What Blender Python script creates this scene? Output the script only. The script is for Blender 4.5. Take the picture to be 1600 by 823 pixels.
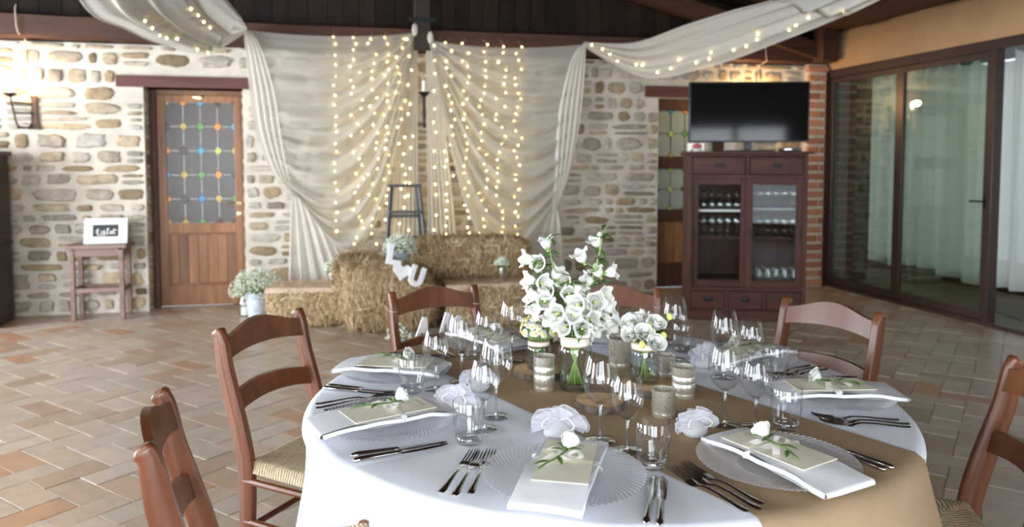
import bpy, bmesh, math, random
from mathutils import Vector, Matrix, noise
for o in list(bpy.data.objects): bpy.data.objects.remove(o)
S = bpy.context.scene; COL = S.collection
random.seed(7)
PI = math.pi; R = math.radians; sin = math.sin; cos = math.cos

# ---------------------------------------------------------------- camera
PITCH = R(3.3765); YAW = R(-12.8); CAMZ = 1.39; FPX = 1180.0
cam = bpy.data.cameras.new('camera'); co = bpy.data.objects.new('camera', cam); COL.objects.link(co)
cam.sensor_width = 36; cam.lens = 36 * FPX / 1600; cam.shift_y = -(411.5 - 325.6) / 1600
cam.clip_start = 0.05; cam.clip_end = 100
cam.dof.use_dof = True; cam.dof.focus_distance = 1.75; cam.dof.aperture_fstop = 3.4
co.location = (0, 0, CAMZ); co.rotation_euler = (PI / 2 - PITCH, 0, YAW)
S.camera = co

# ---------------------------------------------------------------- world, daylight, exposure
S.view_settings.view_transform = 'Standard'; S.view_settings.look = 'None'
S.view_settings.gamma = 1; S.view_settings.use_curve_mapping = False
S.view_settings.exposure = -0.08
W = bpy.data.worlds.new('world'); S.world = W; W.use_nodes = True
W.node_tree.nodes['Background'].inputs[0].default_value = (0.80, 0.90, 1.0, 1)
W.node_tree.nodes['Background'].inputs[1].default_value = 1.5

def area(name, loc, rot, sx, sy, power, col):
    l = bpy.data.lights.new(name, 'AREA'); l.shape = 'RECTANGLE'; l.size = sx; l.size_y = sy
    l.energy = power; l.color = col
    o = bpy.data.objects.new(name, l); COL.objects.link(o); o.location = loc; o.rotation_euler = rot
    return o
DAY = (0.86, 0.93, 1.0)
XL, XR, YB, YF = -4.8, 5.4, 7.65, -1.9       # room: left wall, glass wall, stone wall, wall behind
# daylight through the windows of the left wall and of the wall behind
LEFTWIN = [(-1.2, 0.5), (1.8, 3.5), (4.6, 6.6)]
REARWIN = [(-3.9, -2.1), (-1.5, 0.9), (2.4, 4.3)]
for (a, b), pw in zip(LEFTWIN, (310, 370, 370)):
    area('daylight_left', (XL + 0.06, (a + b) / 2, 1.38), (0, R(-90), 0), 2.3, b - a, pw, DAY)
REARTOP = (2.55, 2.55, 2.15)
for (a, b), pw, tp in zip(REARWIN, (110, 250, 75), REARTOP):
    area('daylight_rear', ((a + b) / 2, YF + 0.06, (tp + .22) / 2), (R(90), 0, 0), b - a, tp - .22, pw, DAY)

# ---------------------------------------------------------------- mesh helpers
def link(name, me, parent=None):
    o = bpy.data.objects.new(name, me); COL.objects.link(o)
    if parent is not None: o.parent = parent
    return o
def tag(o, label=None, cat=None, group=None, kind=None):
    if label: o['label'] = label
    if cat: o['category'] = cat
    if group: o['group'] = group
    if kind: o['kind'] = kind
    return o
def thing(name, label, cat, loc=(0, 0, 0), rz=0, group=None):
    o = link(name, None); o.location = loc; o.rotation_euler = (0, 0, rz); o.empty_display_size = 0.05
    return tag(o, label, cat, group)
def copy_tree(o, parent=None):
    c = o.copy(); COL.objects.link(c); c.parent = parent
    for ch in list(o.children): copy_tree(ch, c)
    return c
def T(x=0, y=0, z=0): return Matrix.Translation((x, y, z))
def RX(a): return Matrix.Rotation(a, 4, 'X')
def RY(a): return Matrix.Rotation(a, 4, 'Y')
def RZ(a): return Matrix.Rotation(a, 4, 'Z')
def SC(x, y, z): return Matrix.Diagonal((x, y, z, 1))
def lerp(a, b, t): return a + (b - a) * t
def smooth_pts(P, n=8):
    P = [Vector(p) for p in P]; out = []
    for i in range(len(P) - 1):
        p0 = P[max(i - 1, 0)]; p1 = P[i]; p2 = P[i + 1]; p3 = P[min(i + 2, len(P) - 1)]
        for k in range(n):
            t = k / n
            out.append(0.5 * ((2 * p1) + (p2 - p0) * t + (2 * p0 - 5 * p1 + 4 * p2 - p3) * t * t + (3 * p1 - p0 - 3 * p2 + p3) * t ** 3))
    out.append(P[-1]); return out

class G:
    def __init__(s): s.v = []; s.f = []
    def add(s, v, f, M=None):
        b = len(s.v)
        s.v += [(M @ Vector(p)) if M else Vector(p) for p in v]
        s.f += [tuple(i + b for i in q) for q in f]; return s
    def box(s, x0, x1, y0, y1, z0, z1, M=None):
        v = [(x, y, z) for z in (z0, z1) for y in (y0, y1) for x in (x0, x1)]
        return s.add(v, [(0, 2, 3, 1), (4, 5, 7, 6), (0, 1, 5, 4), (2, 6, 7, 3), (0, 4, 6, 2), (1, 3, 7, 5)], M)
    def cbox(s, c, d, M=None):
        return s.box(c[0] - d[0] / 2, c[0] + d[0] / 2, c[1] - d[1] / 2, c[1] + d[1] / 2, c[2] - d[2] / 2, c[2] + d[2] / 2, M)
    def grid(s, fn, nu, nv, M=None, wrapu=False):
        v = [fn(i / (nu if wrapu else nu - 1), j / (nv - 1)) for j in range(nv) for i in range(nu)]
        f = []
        for j in range(nv - 1):
            for i in range(nu if wrapu else nu - 1):
                a = j * nu + i; b = j * nu + (i + 1) % nu
                f.append((a, b, b + nu, a + nu))
        return s.add(v, f, M)
    def lathe(s, prof, n=24, M=None, cap0=False, cap1=False):
        v = []; f = []; m = len(prof)
        for (r, z) in prof:
            for k in range(n):
                a = 2 * PI * k / n; v.append((r * cos(a), r * sin(a), z))
        for j in range(m - 1):
            for k in range(n):
                f.append((j * n + k, j * n + (k + 1) % n, (j + 1) * n + (k + 1) % n, (j + 1) * n + k))
        if cap0: f.append(tuple(reversed(range(n))))
        if cap1: f.append(tuple((m - 1) * n + k for k in range(n)))
        return s.add(v, f, M)
    def tube(s, P, rad, n=8, M=None, sx=1.0, up=None, caps=True):
        P = [Vector(p) for p in P]; m = len(P); v = []; f = []
        if not hasattr(rad, '__len__'): rad = [rad] * m
        prev = None
        for i in range(m):
            d = (P[min(i + 1, m - 1)] - P[max(i - 1, 0)])
            if d.length < 1e-9: d = Vector((0, 0, 1))
            d.normalize()
            if prev is None:
                u = Vector(up) if up else (Vector((0, 0, 1)) if abs(d.z) < .9 else Vector((1, 0, 0)))
            else: u = prev
            u = u - d * u.dot(d)
            if u.length < 1e-6: u = d.orthogonal()
            u.normalize(); prev = u; w = d.cross(u)
            for k in range(n):
                a = 2 * PI * k / n
                v.append(P[i] + u * (rad[i] * cos(a)) + w * (rad[i] * sx * sin(a)))
        for j in range(m - 1):
            for k in range(n):
                f.append((j * n + k, j * n + (k + 1) % n, (j + 1) * n + (k + 1) % n, (j + 1) * n + k))
        if caps:
            f.append(tuple(reversed(range(n)))); f.append(tuple((m - 1) * n + k for k in range(n)))
        return s.add(v, f, M)
    def prism(s, out, d, M=None):       # outline in xz, thickness along y (0..d)
        n = len(out)
        v = [(x, 0, z) for x, z in out] + [(x, d, z) for x, z in out]
        f = [tuple(range(n)), tuple(range(2 * n - 1, n - 1, -1))] + [(i, i + n, (i + 1) % n + n, (i + 1) % n) for i in range(n)]
        return s.add(v, f, M)
    def ball(s, c, r, n=8, M=None):
        pr = [(max(1e-4, r[0] * sin(PI * j / n)), -r[2] * cos(PI * j / n)) for j in range(n + 1)]
        return s.lathe(pr, n + 2, (M or Matrix()) @ T(*c) @ SC(1, r[1] / r[0], 1))
    def mesh(s, name, mat, smooth=True, angle=40):
        me = bpy.data.meshes.new(name); me.from_pydata([tuple(p) for p in s.v], [], s.f)
        me.materials.append(mat)
        bm = bmesh.new(); bm.from_mesh(me); bmesh.ops.recalc_face_normals(bm, faces=bm.faces); bm.to_mesh(me); bm.free()
        if smooth:
            me.polygons.foreach_set('use_smooth', [True] * len(me.polygons))
            if angle: me.set_sharp_from_angle(angle=R(angle))
        return me
    def obj(s, name, mat, parent=None, smooth=True, angle=40, bevel=0, seg=2):
        o = link(name, s.mesh(name, mat, smooth, angle), parent)
        if bevel:
            b = o.modifiers.new('bevel', 'BEVEL'); b.width = bevel; b.segments = seg; b.limit_method = 'ANGLE'; b.angle_limit = R(35)
        return o
def place(o, M): o.matrix_local = M; return o
def inst(name, me, parent, M):
    o = link(name, me, parent); o.matrix_local = M; return o

# ---------------------------------------------------------------- materials
def newmat(name):
    m = bpy.data.materials.new(name); m.use_nodes = True; nt = m.node_tree; nt.nodes.clear()
    out = nt.nodes.new('ShaderNodeOutputMaterial'); return m, nt, out
def node(nt, t, **kw):
    n = nt.nodes.new('ShaderNode' + t)
    for k, v in kw.items():
        if k in n.inputs: n.inputs[k].default_value = v
        else: setattr(n, k, v)
    return n
def c4(c): return (c[0], c[1], c[2], 1)
def ramp(nt, src, stops, interp='LINEAR'):
    r = nt.nodes.new('ShaderNodeValToRGB'); r.color_ramp.interpolation = interp; e = r.color_ramp.elements
    while len(e) < len(stops): e.new(0.5)
    for i, (p, c) in enumerate(stops): e[i].position = p; e[i].color = c4(c)
    nt.links.new(src, r.inputs[0]); return r.outputs[0]
def mixc(nt, fac, a, b, mode='MIX'):
    m = nt.nodes.new('ShaderNodeMix'); m.data_type = 'RGBA'; m.blend_type = mode
    for sock, v in ((0, fac), (6, a), (7, b)):
        if hasattr(v, 'links') or isinstance(v, bpy.types.NodeSocket): nt.links.new(v, m.inputs[sock])
        else: m.inputs[sock].default_value = v if sock == 0 else c4(v)
    return m.outputs[2]
def coords(nt, scale=(1, 1, 1), kind='Object'):
    t = nt.nodes.new('ShaderNodeTexCoord'); m = nt.nodes.new('ShaderNodeMapping'); m.inputs['Scale'].default_value = scale
    nt.links.new(t.outputs[kind], m.inputs[0]); return m.outputs[0]
def tex(nt, vec, scale=5, detail=3, rough=.55, dist=0):
    n = node(nt, 'TexNoise', Scale=scale, Detail=detail, Roughness=rough, Distortion=dist); nt.links.new(vec, n.inputs['Vector']); return n.outputs[0]
def bump(nt, h, strength=.3, dist=.01):
    b = node(nt, 'Bump', Strength=strength, Distance=dist); nt.links.new(h, b.inputs['Height']); return b.outputs[0]
def principled(nt, out, col, rough=.5, metal=0, spec=.5, normal=None, **kw):
    p = nt.nodes.new('ShaderNodeBsdfPrincipled')
    for key, v in (('Base Color', col), ('Roughness', rough), ('Metallic', metal), ('Specular IOR Level', spec)):
        if isinstance(v, bpy.types.NodeSocket): nt.links.new(v, p.inputs[key])
        else: p.inputs[key].default_value = c4(v) if key == 'Base Color' else v
    for k, v in kw.items(): p.inputs[k.replace('_', ' ')].default_value = v
    if normal: nt.links.new(normal, p.inputs['Normal'])
    nt.links.new(p.outputs[0], out.inputs[0]); return p
def plain(name, col, rough=.5, metal=0, spec=.5, var=.12, scale=12, bmp=.0, bscale=60, **kw):
    m, nt, out = newmat(name); v = coords(nt)
    n = tex(nt, v, scale, 3)
    c = ramp(nt, n, [(.3, [x * (1 - var) for x in col]), (.7, [min(1, x * (1 + var)) for x in col])])
    nm = bump(nt, tex(nt, v, bscale, 2), bmp, .005) if bmp else None
    principled(nt, out, c, rough, metal, spec, nm, **kw); return m
def wood(name, c1, c2, stretch=(1, 1, 12), scale=6, rough=.4, spec=.5, bmp=.1, rnd=0.0):
    m, nt, out = newmat(name)
    t = nt.nodes.new('ShaderNodeTexCoord'); oi = nt.nodes.new('ShaderNodeObjectInfo')
    mp = nt.nodes.new('ShaderNodeMapping'); mp.inputs['Scale'].default_value = [1 / s for s in stretch]
    ad = nt.nodes.new('ShaderNodeVectorMath'); ad.operation = 'ADD'
    cm = nt.nodes.new('ShaderNodeCombineXYZ')
    for i in range(3): nt.links.new(oi.outputs['Random'], cm.inputs[i])
    sc = nt.nodes.new('ShaderNodeVectorMath'); sc.operation = 'SCALE'; sc.inputs[3].default_value = 7.0
    nt.links.new(cm.outputs[0], sc.inputs[0]); nt.links.new(t.outputs['Object'], mp.inputs[0])
    nt.links.new(mp.outputs[0], ad.inputs[0]); nt.links.new(sc.outputs[0], ad.inputs[1])
    n = tex(nt, ad.outputs[0], scale * 4, 4, .6, .6)
    c = ramp(nt, n, [(.28, c1), (.72, c2)])
    if rnd:
        dk = ramp(nt, oi.outputs['Random'], [(0, (1 - rnd,) * 3), (1, (1 + rnd * .0, 1, 1))])
        c = mixc(nt, 1.0, c, dk, 'MULTIPLY')
    principled(nt, out, c, rough, 0, spec, bump(nt, n, bmp, .003)); return m
def emit(name, col, strength):
    m, nt, out = newmat(name); e = node(nt, 'Emission', Strength=strength); e.inputs[0].default_value = c4(col)
    nt.links.new(e.outputs[0], out.inputs[0]); return m
def thin_glass(name, tint=(.97, .985, .98), base=.05, edge=.75, power=3.0, rough=0.0, bmp=0, edge_tint=None, haze=0):
    m, nt, out = newmat(name)
    lw = node(nt, 'LayerWeight', Blend=.5)
    pw = node(nt, 'Math', operation='POWER'); pw.inputs[1].default_value = power; nt.links.new(lw.outputs['Facing'], pw.inputs[0])
    ma = node(nt, 'Math', operation='MULTIPLY_ADD'); ma.inputs[1].default_value = edge; ma.inputs[2].default_value = base; ma.use_clamp = True
    nt.links.new(pw.outputs[0], ma.inputs[0])
    tr = node(nt, 'BsdfTransparent'); tr.inputs[0].default_value = c4(tint)
    if edge_tint:
        c = mixc(nt, pw.outputs[0], tint, edge_tint); nt.links.new(c, tr.inputs[0])
    gl = node(nt, 'BsdfGlossy', Roughness=rough)
    if bmp:
        nm = bump(nt, tex(nt, coords(nt), 90, 2), bmp, .004); nt.links.new(nm, gl.inputs['Normal'])
    mx = nt.nodes.new('ShaderNodeMixShader'); nt.links.new(ma.outputs[0], mx.inputs[0])
    nt.links.new(tr.outputs[0], mx.inputs[1]); nt.links.new(gl.outputs[0], mx.inputs[2]); last = mx.outputs[0]
    if haze:          # light caught in the pressed relief
        df = node(nt, 'BsdfDiffuse'); df.inputs[0].default_value = (.9, .9, .92, 1)
        hz = nt.nodes.new('ShaderNodeMixShader'); hz.inputs[0].default_value = haze
        nt.links.new(last, hz.inputs[1]); nt.links.new(df.outputs[0], hz.inputs[2]); last = hz.outputs[0]
    nt.links.new(last, out.inputs[0]); return m
def sheer(name, col, alpha=.6, transl=.45, bmp=0):
    m, nt, out = newmat(name)
    d = node(nt, 'BsdfDiffuse'); d.inputs[0].default_value = c4(col)
    t = node(nt, 'BsdfTranslucent'); t.inputs[0].default_value = c4(col)
    tr = node(nt, 'BsdfTransparent')
    a = nt.nodes.new('ShaderNodeMixShader'); a.inputs[0].default_value = transl
    nt.links.new(d.outputs[0], a.inputs[1]); nt.links.new(t.outputs[0], a.inputs[2])
    lw = node(nt, 'LayerWeight', Blend=.5)           # a weave closes up when seen along the cloth
    ma = node(nt, 'Math', operation='MULTIPLY_ADD'); ma.inputs[1].default_value = (1 - alpha) * .8; ma.inputs[2].default_value = alpha; ma.use_clamp = True
    nt.links.new(lw.outputs['Facing'], ma.inputs[0])
    b = nt.nodes.new('ShaderNodeMixShader'); nt.links.new(ma.outputs[0], b.inputs[0])
    nt.links.new(tr.outputs[0], b.inputs[1]); nt.links.new(a.outputs[0], b.inputs[2])
    nt.links.new(b.outputs[0], out.inputs[0]); return m
def randpiece(name, stops, rough=.6, spec=.4, island=False, nscale=9, namt=.35, bmp=.4, bscale=30, ndark=(.55, .55, .55), nlight=(1.15, 1.13, 1.1), world=False):
    m, nt, out = newmat(name)
    if island:
        g = nt.nodes.new('ShaderNodeNewGeometry'); rs = g.outputs['Random Per Island']
    else:
        oi = nt.nodes.new('ShaderNodeObjectInfo'); rs = oi.outputs['Random']
    c = ramp(nt, rs, stops)
    if world:
        g2 = nt.nodes.new('ShaderNodeNewGeometry'); v = g2.outputs['Position']
    else: v = coords(nt)
    n = tex(nt, v, nscale, 4, .6)
    k = ramp(nt, n, [(.25, ndark), (.75, nlight)])
    c = mixc(nt, namt, c, mixc(nt, 1.0, c, k, 'MULTIPLY'))
    b = tex(nt, v, bscale, 4, .6)
    principled(nt, out, c, rough, 0, spec, bump(nt, b, bmp, .006)); return m

M = {}
M['mortar'] = plain('mortar', (.55, .495, .42), .9, var=.16, scale=5, bmp=.5, bscale=40)
STONE = [(0, (.20, .155, .10)), (.14, (.38, .29, .18)), (.30, (.44, .40, .335)), (.46, (.54, .48, .39)), (.60, (.34, .30, .255)), (.74, (.52, .42, .28)), (.88, (.48, .455, .42)), (1, (.24, .20, .155))]
M['stone'] = randpiece('stone', STONE, .85, .25, False, 14, .9, .9, 38, world=True)
M['stone_far'] = randpiece('stone_far', STONE, .85, .25, True, 14, .9, .9, 38, world=True)
TILE = [(0, (.31, .215, .15)), (.18, (.365, .28, .21)), (.4, (.405, .33, .26)), (.6, (.37, .305, .245)), (.75, (.43, .355, .285)), (.91, (.37, .28, .21)), (.96, (.36, .195, .115)), (1, (.38, .205, .12))]
M['tile'] = randpiece('terracotta', TILE, .36, 1.0, False, 11, .75, .12, 25, (.72, .72, .74), (1.12, 1.1, 1.06), world=True)
M['tile_far'] = randpiece('terracotta_far', TILE, .36, 1.0, True, 11, .75, .12, 25, (.72, .72, .74), (1.12, 1.1, 1.06), world=True)
M['grout'] = plain('grout', (.50, .44, .38), .7, var=.15, scale=20)
M['flag'] = randpiece('flagstone', [(0, (.20, .17, .12)), (.5, (.27, .24, .18)), (1, (.16, .15, .12))], .7, .3, False, 8, .6, .4, 20, world=True)
M['brick'] = randpiece('brick', [(0, (.30, .12, .07)), (.5, (.40, .17, .10)), (1, (.46, .22, .13))], .85, .2, False, 22, .6, .5, 60, world=True)
M['brickmortar'] = plain('brick_mortar', (.50, .42, .34), .9, bmp=.4)
M['plaster'] = plain('plaster', (.335, .20, .10), .9, var=.08, scale=3, bmp=.25, bscale=25)
M['plasterwhite'] = plain('plain_plaster', (.55, .50, .43), .9, var=.06, scale=3)
M['wallbrown'] = plain('brown_plaster', (.17, .13, .095), .9, var=.08, scale=3)
M['beam'] = wood('beam_wood', (.034, .014, .009), (.080, .032, .018), (12, 1, 1), 2.5, .6, .3, .5)
M['beamy'] = wood('beam_wood_lengthwise', (.03, .013, .008), (.066, .027, .015), (1, 12, 1), 2.5, .6, .3, .5)
M['board'] = wood('gable_boards', (.013, .0065, .0045), (.033, .0145, .008), (1, 1, 10), 3, .6, .2, .3, .55)
M['lintel'] = wood('lintel_wood', (.075, .026, .020), (.145, .055, .042), (12, 1, 1), 3, .55, .3, .3)
M['doorwood'] = wood('door_wood', (.20, .080, .032), (.40, .185, .080), (1, 1, 10), 3, .42, .4, .06, .45)
M['doordark'] = wood('door_frame_dark', (.045, .018, .010), (.095, .038, .018), (1, 1, 10), 3, .5, .4, .06)
M['chair'] = wood('chair_wood', (.078, .024, .0095), (.155, .050, .019), (1, 1, 9), 4, .30, .38, .05)
M['cabinet'] = wood('cabinet_wood', (.036, .013, .009), (.078, .029, .020), (1, 1, 9), 4, .42, .22, .05)
M['cabinetx'] = wood('cabinet_wood_crosswise', (.036, .013, .009), (.078, .029, .020), (9, 1, 1), 4, .42, .22, .05)
M['cupboard'] = wood('cupboard_wood', (.018, .009, .007), (.038, .017, .012), (1, 1, 9), 4, .4, .4, .05)
M['stoolwood'] = wood('stool_wood', (.14, .085, .065), (.25, .16, .125), (9, 1, 1), 4, .5, .4, .1)
M['frameal'] = plain('brown_metal', (.055, .033, .028), .4, .3, var=.1)
M['black'] = plain('black_iron', (.012, .012, .013), .45, .5, var=.2)
M['iron'] = plain('rusty_iron', (.07, .045, .035), .5, .7, var=.3)
M['ladder'] = plain('dark_grey_paint', (.055, .055, .06), .45, var=.1)
M['white'] = plain('white_paint', (.80, .80, .80), .45, var=.03)
M['slate'] = plain('chalkboard', (.02, .021, .023), .6, var=.2)
M['chalk'] = plain('chalk', (.85, .85, .85), .8, var=.02)
M['brass'] = plain('brass', (.78, .62, .34), .25, 1, var=.05)
M['steel'] = plain('cutlery_steel', (.52, .51, .50), .12, 1, var=.04)
M['zinc'] = plain('galvanised_zinc', (.52, .58, .64), .45, .3, var=.2, scale=25)
M['tin'] = plain('tin', (.72, .72, .70), .22, 1, var=.05)
M['cloth'] = plain('tablecloth', (.71, .73, .785), .85, var=.02, scale=3, bmp=.08, bscale=300, spec=.2)
M['napkin'] = plain('napkin_linen', (.72, .72, .74), .85, var=.02, bmp=.08, bscale=400, spec=.2)
M['kraft'] = plain('kraft_paper', (.32, .225, .135), .8, var=.07, scale=10, bmp=.1, bscale=150, spec=.2)
M['card'] = plain('menu_card', (.70, .67, .53), .8, var=.03, spec=.2)
M['ink'] = plain('ink', (.30, .29, .20), .8)
M['inkgreen'] = plain('green_print', (.35, .42, .14), .8)
M['ribbon'] = sheer('organza_ribbon', (.90, .88, .84), .88, .4)
M['tulle'] = sheer('white_tulle', (.80, .80, .86), .46, .45)
M['tulle_dense'] = sheer('white_tulle_gathered', (.80, .80, .84), .72, .4)
M['drape'] = sheer('ivory_voile', (.70, .675, .61), .58, .45)
M['drape_dense'] = sheer('ivory_voile_gathered', (.84, .81, .74), .78, .42)
M['swag'] = sheer('ceiling_voile', (.72, .70, .65), .74, .5)
M['vcurtain'] = sheer('white_porch_curtain', (.80, .82, .80), .93, .5)
M['burlap'] = plain('burlap', (.58, .44, .32), .95, var=.15, scale=40, bmp=.5, bscale=180, spec=.1)
M['lace'] = plain('lace', (.78, .70, .62), .9, var=.15, scale=120, bmp=.5, bscale=200)
M['twine'] = plain('twine', (.38, .27, .15), .95, var=.2, scale=200)
M['hay'] = randpiece('straw', [(0, (.22, .135, .065)), (.35, (.44, .295, .15)), (.7, (.60, .44, .245)), (1, (.80, .67, .45))], .75, .2, True, 20, .5, .2, 60)
M['haycore'] = plain('hay_core', (.26, .165, .08), .95, var=.45, scale=25, bmp=1.0, bscale=60, spec=.1)
M['rush'] = None
M['leaf'] = plain('leaf_green', (.085, .17, .035), .5, var=.35, scale=30)
M['leafpale'] = plain('stem_green', (.22, .33, .09), .5, var=.25, scale=30)
M['petal'] = sheer('white_petal', (.76, .76, .71), 1.0, .30)
M['rosepetal'] = plain('rose_petal', (.80, .80, .75), .6, var=.02)
M['petalcream'] = plain('cream_petal', (.80, .82, .56), .55, var=.06)
M['floret'] = plain('baby_breath', (.70, .74, .62), .7, var=.12, scale=40)
M['yellow'] = plain('pollen_yellow', (.72, .50, .04), .7, var=.1)
M['bud'] = plain('yellow_green_bud', (.55, .60, .16), .6, var=.1)
M['slice'] = plain('log_face', (.48, .31, .17), .8, var=.25, scale=20)
M['bark'] = plain('bark', (.10, .075, .055), .95, var=.5, scale=45, bmp=1, bscale=70)
M['candle'] = plain('candle_wax', (.85, .82, .72), .5, var=.02)
M['bulb'] = emit('warm_fairy_bulb', (1.0, .74, .24), 42)
M['bulb2'] = emit('lamp_bulb', (1.0, .80, .52), 60)
M['wire'] = plain('pale_wire', (.55, .45, .33), .6)
M['screen'] = plain('tv_screen', (.003, .003, .004), .07, spec=.45, var=.0)
M['tvbody'] = plain('tv_plastic', (.010, .010, .011), .3, var=.1)
M['red'] = plain('red_enamel', (.32, .025, .03), .3)
M['glass'] = thin_glass('clear_glass', (.985, .99, .99), .07, .8, 3.0, 0, 0, (.90, .91, .92))
M['jar'] = thin_glass('jar_glass', (.93, .965, .945), .10, .8, 2.6, .01, 0, (.66, .72, .68))
M['stemglass'] = thin_glass('stem_glass', (.97, .975, .975), .14, .9, 1.6, 0, 0, (.80, .82, .83))
M['plate'] = thin_glass('pressed_glass', (.99, .99, .995), .05, .30, 2.0, .03, 0, (.80, .81, .84), .30)
M['pane'] = thin_glass('window_glass', (.74, .81, .72), .07, .9, 3.0)
M['cabglass'] = thin_glass('cabinet_glass', (.93, .95, .94), .012, .6, 5.0)
def solidglass(name, tint):
    m, nt, out = newmat(name); g = node(nt, 'BsdfGlass', Roughness=0.0, IOR=1.45); g.inputs[0].default_value = c4(tint)
    nt.links.new(g.outputs[0], out.inputs[0]); return m
M['stored'] = thin_glass('stored_glass', (.95, .96, .96), .13, .8, 2.0)
M['solid'] = solidglass('thick_glass', (.95, .96, .96))
def mercury():
    m, nt, out = newmat('mercury_glass'); v = coords(nt)
    n = tex(nt, v, 95, 5, .7)
    c = ramp(nt, n, [(.34, (.26, .22, .15)), (.44, (.78, .74, .64)), (.7, (.95, .93, .88))])
    r = ramp(nt, n, [(.35, (.45, .45, .45)), (.55, (.24, .24, .24))])
    p = principled(nt, out, c, .2, .85, .8, bump(nt, n, .12, .002)); nt.links.new(r, p.inputs['Roughness']); return m
M['mercury'] = mercury()
def rush():
    m, nt, out = newmat('rush_weave')
    t = nt.nodes.new('ShaderNodeTexCoord'); s = nt.nodes.new('ShaderNodeSeparateXYZ'); nt.links.new(t.outputs['Object'], s.inputs[0])
    def mth(op, a, b=None):
        n = node(nt, 'Math', operation=op)
        for i, q in enumerate((a, b)):
            if q is None: continue
            if isinstance(q, bpy.types.NodeSocket): nt.links.new(q, n.inputs[i])
            else: n.inputs[i].default_value = q
        return n.outputs[0]
    ax = mth('ABSOLUTE', s.outputs[0]); ay = mth('ABSOLUTE', s.outputs[1])
    sel = mth('GREATER_THAN', ax, ay)          # side triangles: cords run along x and are stacked in y
    al = lerp
    cr = nt.nodes.new('ShaderNodeMix'); cr.data_type = 'FLOAT'
    nt.links.new(sel, cr.inputs[0]); nt.links.new(s.outputs[0], cr.inputs[2]); nt.links.new(s.outputs[1], cr.inputs[3])
    nz = tex(nt, t.outputs['Object'], 25, 3)
    ph = mth('ADD', mth('MULTIPLY', cr.outputs[0], 620.0), mth('MULTIPLY', nz, 9.0))
    w = mth('SINE', ph)
    w2 = mth('MULTIPLY_ADD', w, .5); nt.nodes[-1].inputs[2].default_value = .5
    n2 = tex(nt, t.outputs['Object'], 60, 3)
    c = ramp(nt, mth('ADD', mth('MULTIPLY', w2, .5), mth('MULTIPLY', n2, .5)), [(.2, (.20, .135, .07)), (.5, (.40, .30, .18)), (.8, (.56, .46, .31))])
    principled(nt, out, c, .6, 0, .3, bump(nt, w2, .8, .004)); return m
M['rush'] = rush()
def stained(name, col, rough=.22, spec=.6, bmp=.22, scale=70, transl=0.0):
    m, nt, out = newmat(name); v = coords(nt)
    n = tex(nt, v, scale, 3)
    c = ramp(nt, n, [(.3, [x * .8 for x in col]), (.7, [min(1, x * 1.2) for x in col])])
    principled(nt, out, c, rough, 0, spec, bump(nt, n, bmp, .006)); return m
M['pg'] = stained('hammered_grey_glass', (.10, .088, .082), .20, .35)
M['pgreen'] = stained('hammered_green_glass', (.30, .34, .29), .3)
for nm, c in dict(yellow=(.42, .30, .06), green=(.09, .25, .05), orange=(.62, .22, .03), teal=(.06, .26, .36), dark=(.05, .015, .012), blue=(.04, .17, .36), lime=(.40, .48, .10)).items():
    M['d_' + nm] = stained('stained_' + nm, c, .25)
M['lead'] = plain('lead_came', (.32, .32, .33), .4, .8)

# ================================================================ THE SETTING
def struct(g, name, mat, **kw):
    return tag(g.obj(name, mat, None, **kw), kind='structure')
_s, _c = sin(YAW), cos(YAW)
_F = Vector((-_s * cos(PITCH), _c * cos(PITCH), -sin(PITCH))); _R = Vector((_c, _s, 0)); _U = _R.cross(_F)
def in_view(p, mar=20):          # only used to choose which pieces get their own object
    d = Vector(p) - Vector((0, 0, CAMZ)); w = d.dot(_F)
    if w < .2: return False
    x = 800 + FPX * d.dot(_R) / w; y = 325.6 - FPX * d.dot(_U) / w
    return -mar < x < 1600 + mar and -mar < y < 823 + mar

# ---- floor: herringbone of terracotta tiles
floor = struct(G().box(XL, XR, YF, 7.9, -.12, -.006), 'floor', M['grout'], smooth=False)
TW, TL, GAP = .145, .29, .0045
def tile_mesh(l, w, name, mat):
    b = .0005
    v = [(-l / 2, -w / 2, -.01), (l / 2, -w / 2, -.01), (l / 2, w / 2, -.01), (-l / 2, w / 2, -.01),
         (-l / 2, -w / 2, -b), (l / 2, -w / 2, -b), (l / 2, w / 2, -b), (-l / 2, w / 2, -b),
         (-l / 2 + b, -w / 2 + b, 0), (l / 2 - b, -w / 2 + b, 0), (l / 2 - b, w / 2 - b, 0), (-l / 2 + b, w / 2 - b, 0)]
    f = [(8, 9, 10, 11)]
    for i in range(4):
        j = (i + 1) % 4
        f += [(i, j, j + 4, i + 4), (i + 4, j + 4, j + 8, i + 8)]
    return v, f
tv, tf = tile_mesh(TL - GAP, TW - GAP, 'tile', M['tile'])
tileme = G().add(tv, tf).mesh('tile', M['tile'], False)
tiles = []
rot = R(-47)
for a in range(-90, 120):
    for b in range(-60, 60):
        for kind in (0, 1):
            ux, uy = a * 1 + b * 3, a * 1 - b
            cx, cy = (ux + 1, uy + .5) if kind == 0 else (ux + 2.5, uy)
            x = (cx * cos(rot) - cy * sin(rot)) * TW - .54 + .31; y = (cx * sin(rot) + cy * cos(rot)) * TW + 3.47 + .02
            if XL + .1 < x < XR - .06 and YF + .1 < y < 7.78: tiles.append((x, y, rot + (PI / 2 if kind else 0)))
tiles.sort(key=lambda t: math.hypot(t[0], t[1]))
far = G(); n = 0
for x, y, a in tiles:
    Mx = T(x, y, random.uniform(-.0018, .0006)) @ RZ(a + random.uniform(-.012, .012)) @ RX(random.uniform(-.006, .006)) @ RY(random.uniform(-.006, .006))
    under = math.hypot(x - .704, y - 1.985) < .7
    if n < 300 and in_view((x, y, 0)) and not under:
        inst('tile', tileme, floor, Mx); n += 1
    else: far.add(tv, tf, Mx)
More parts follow.
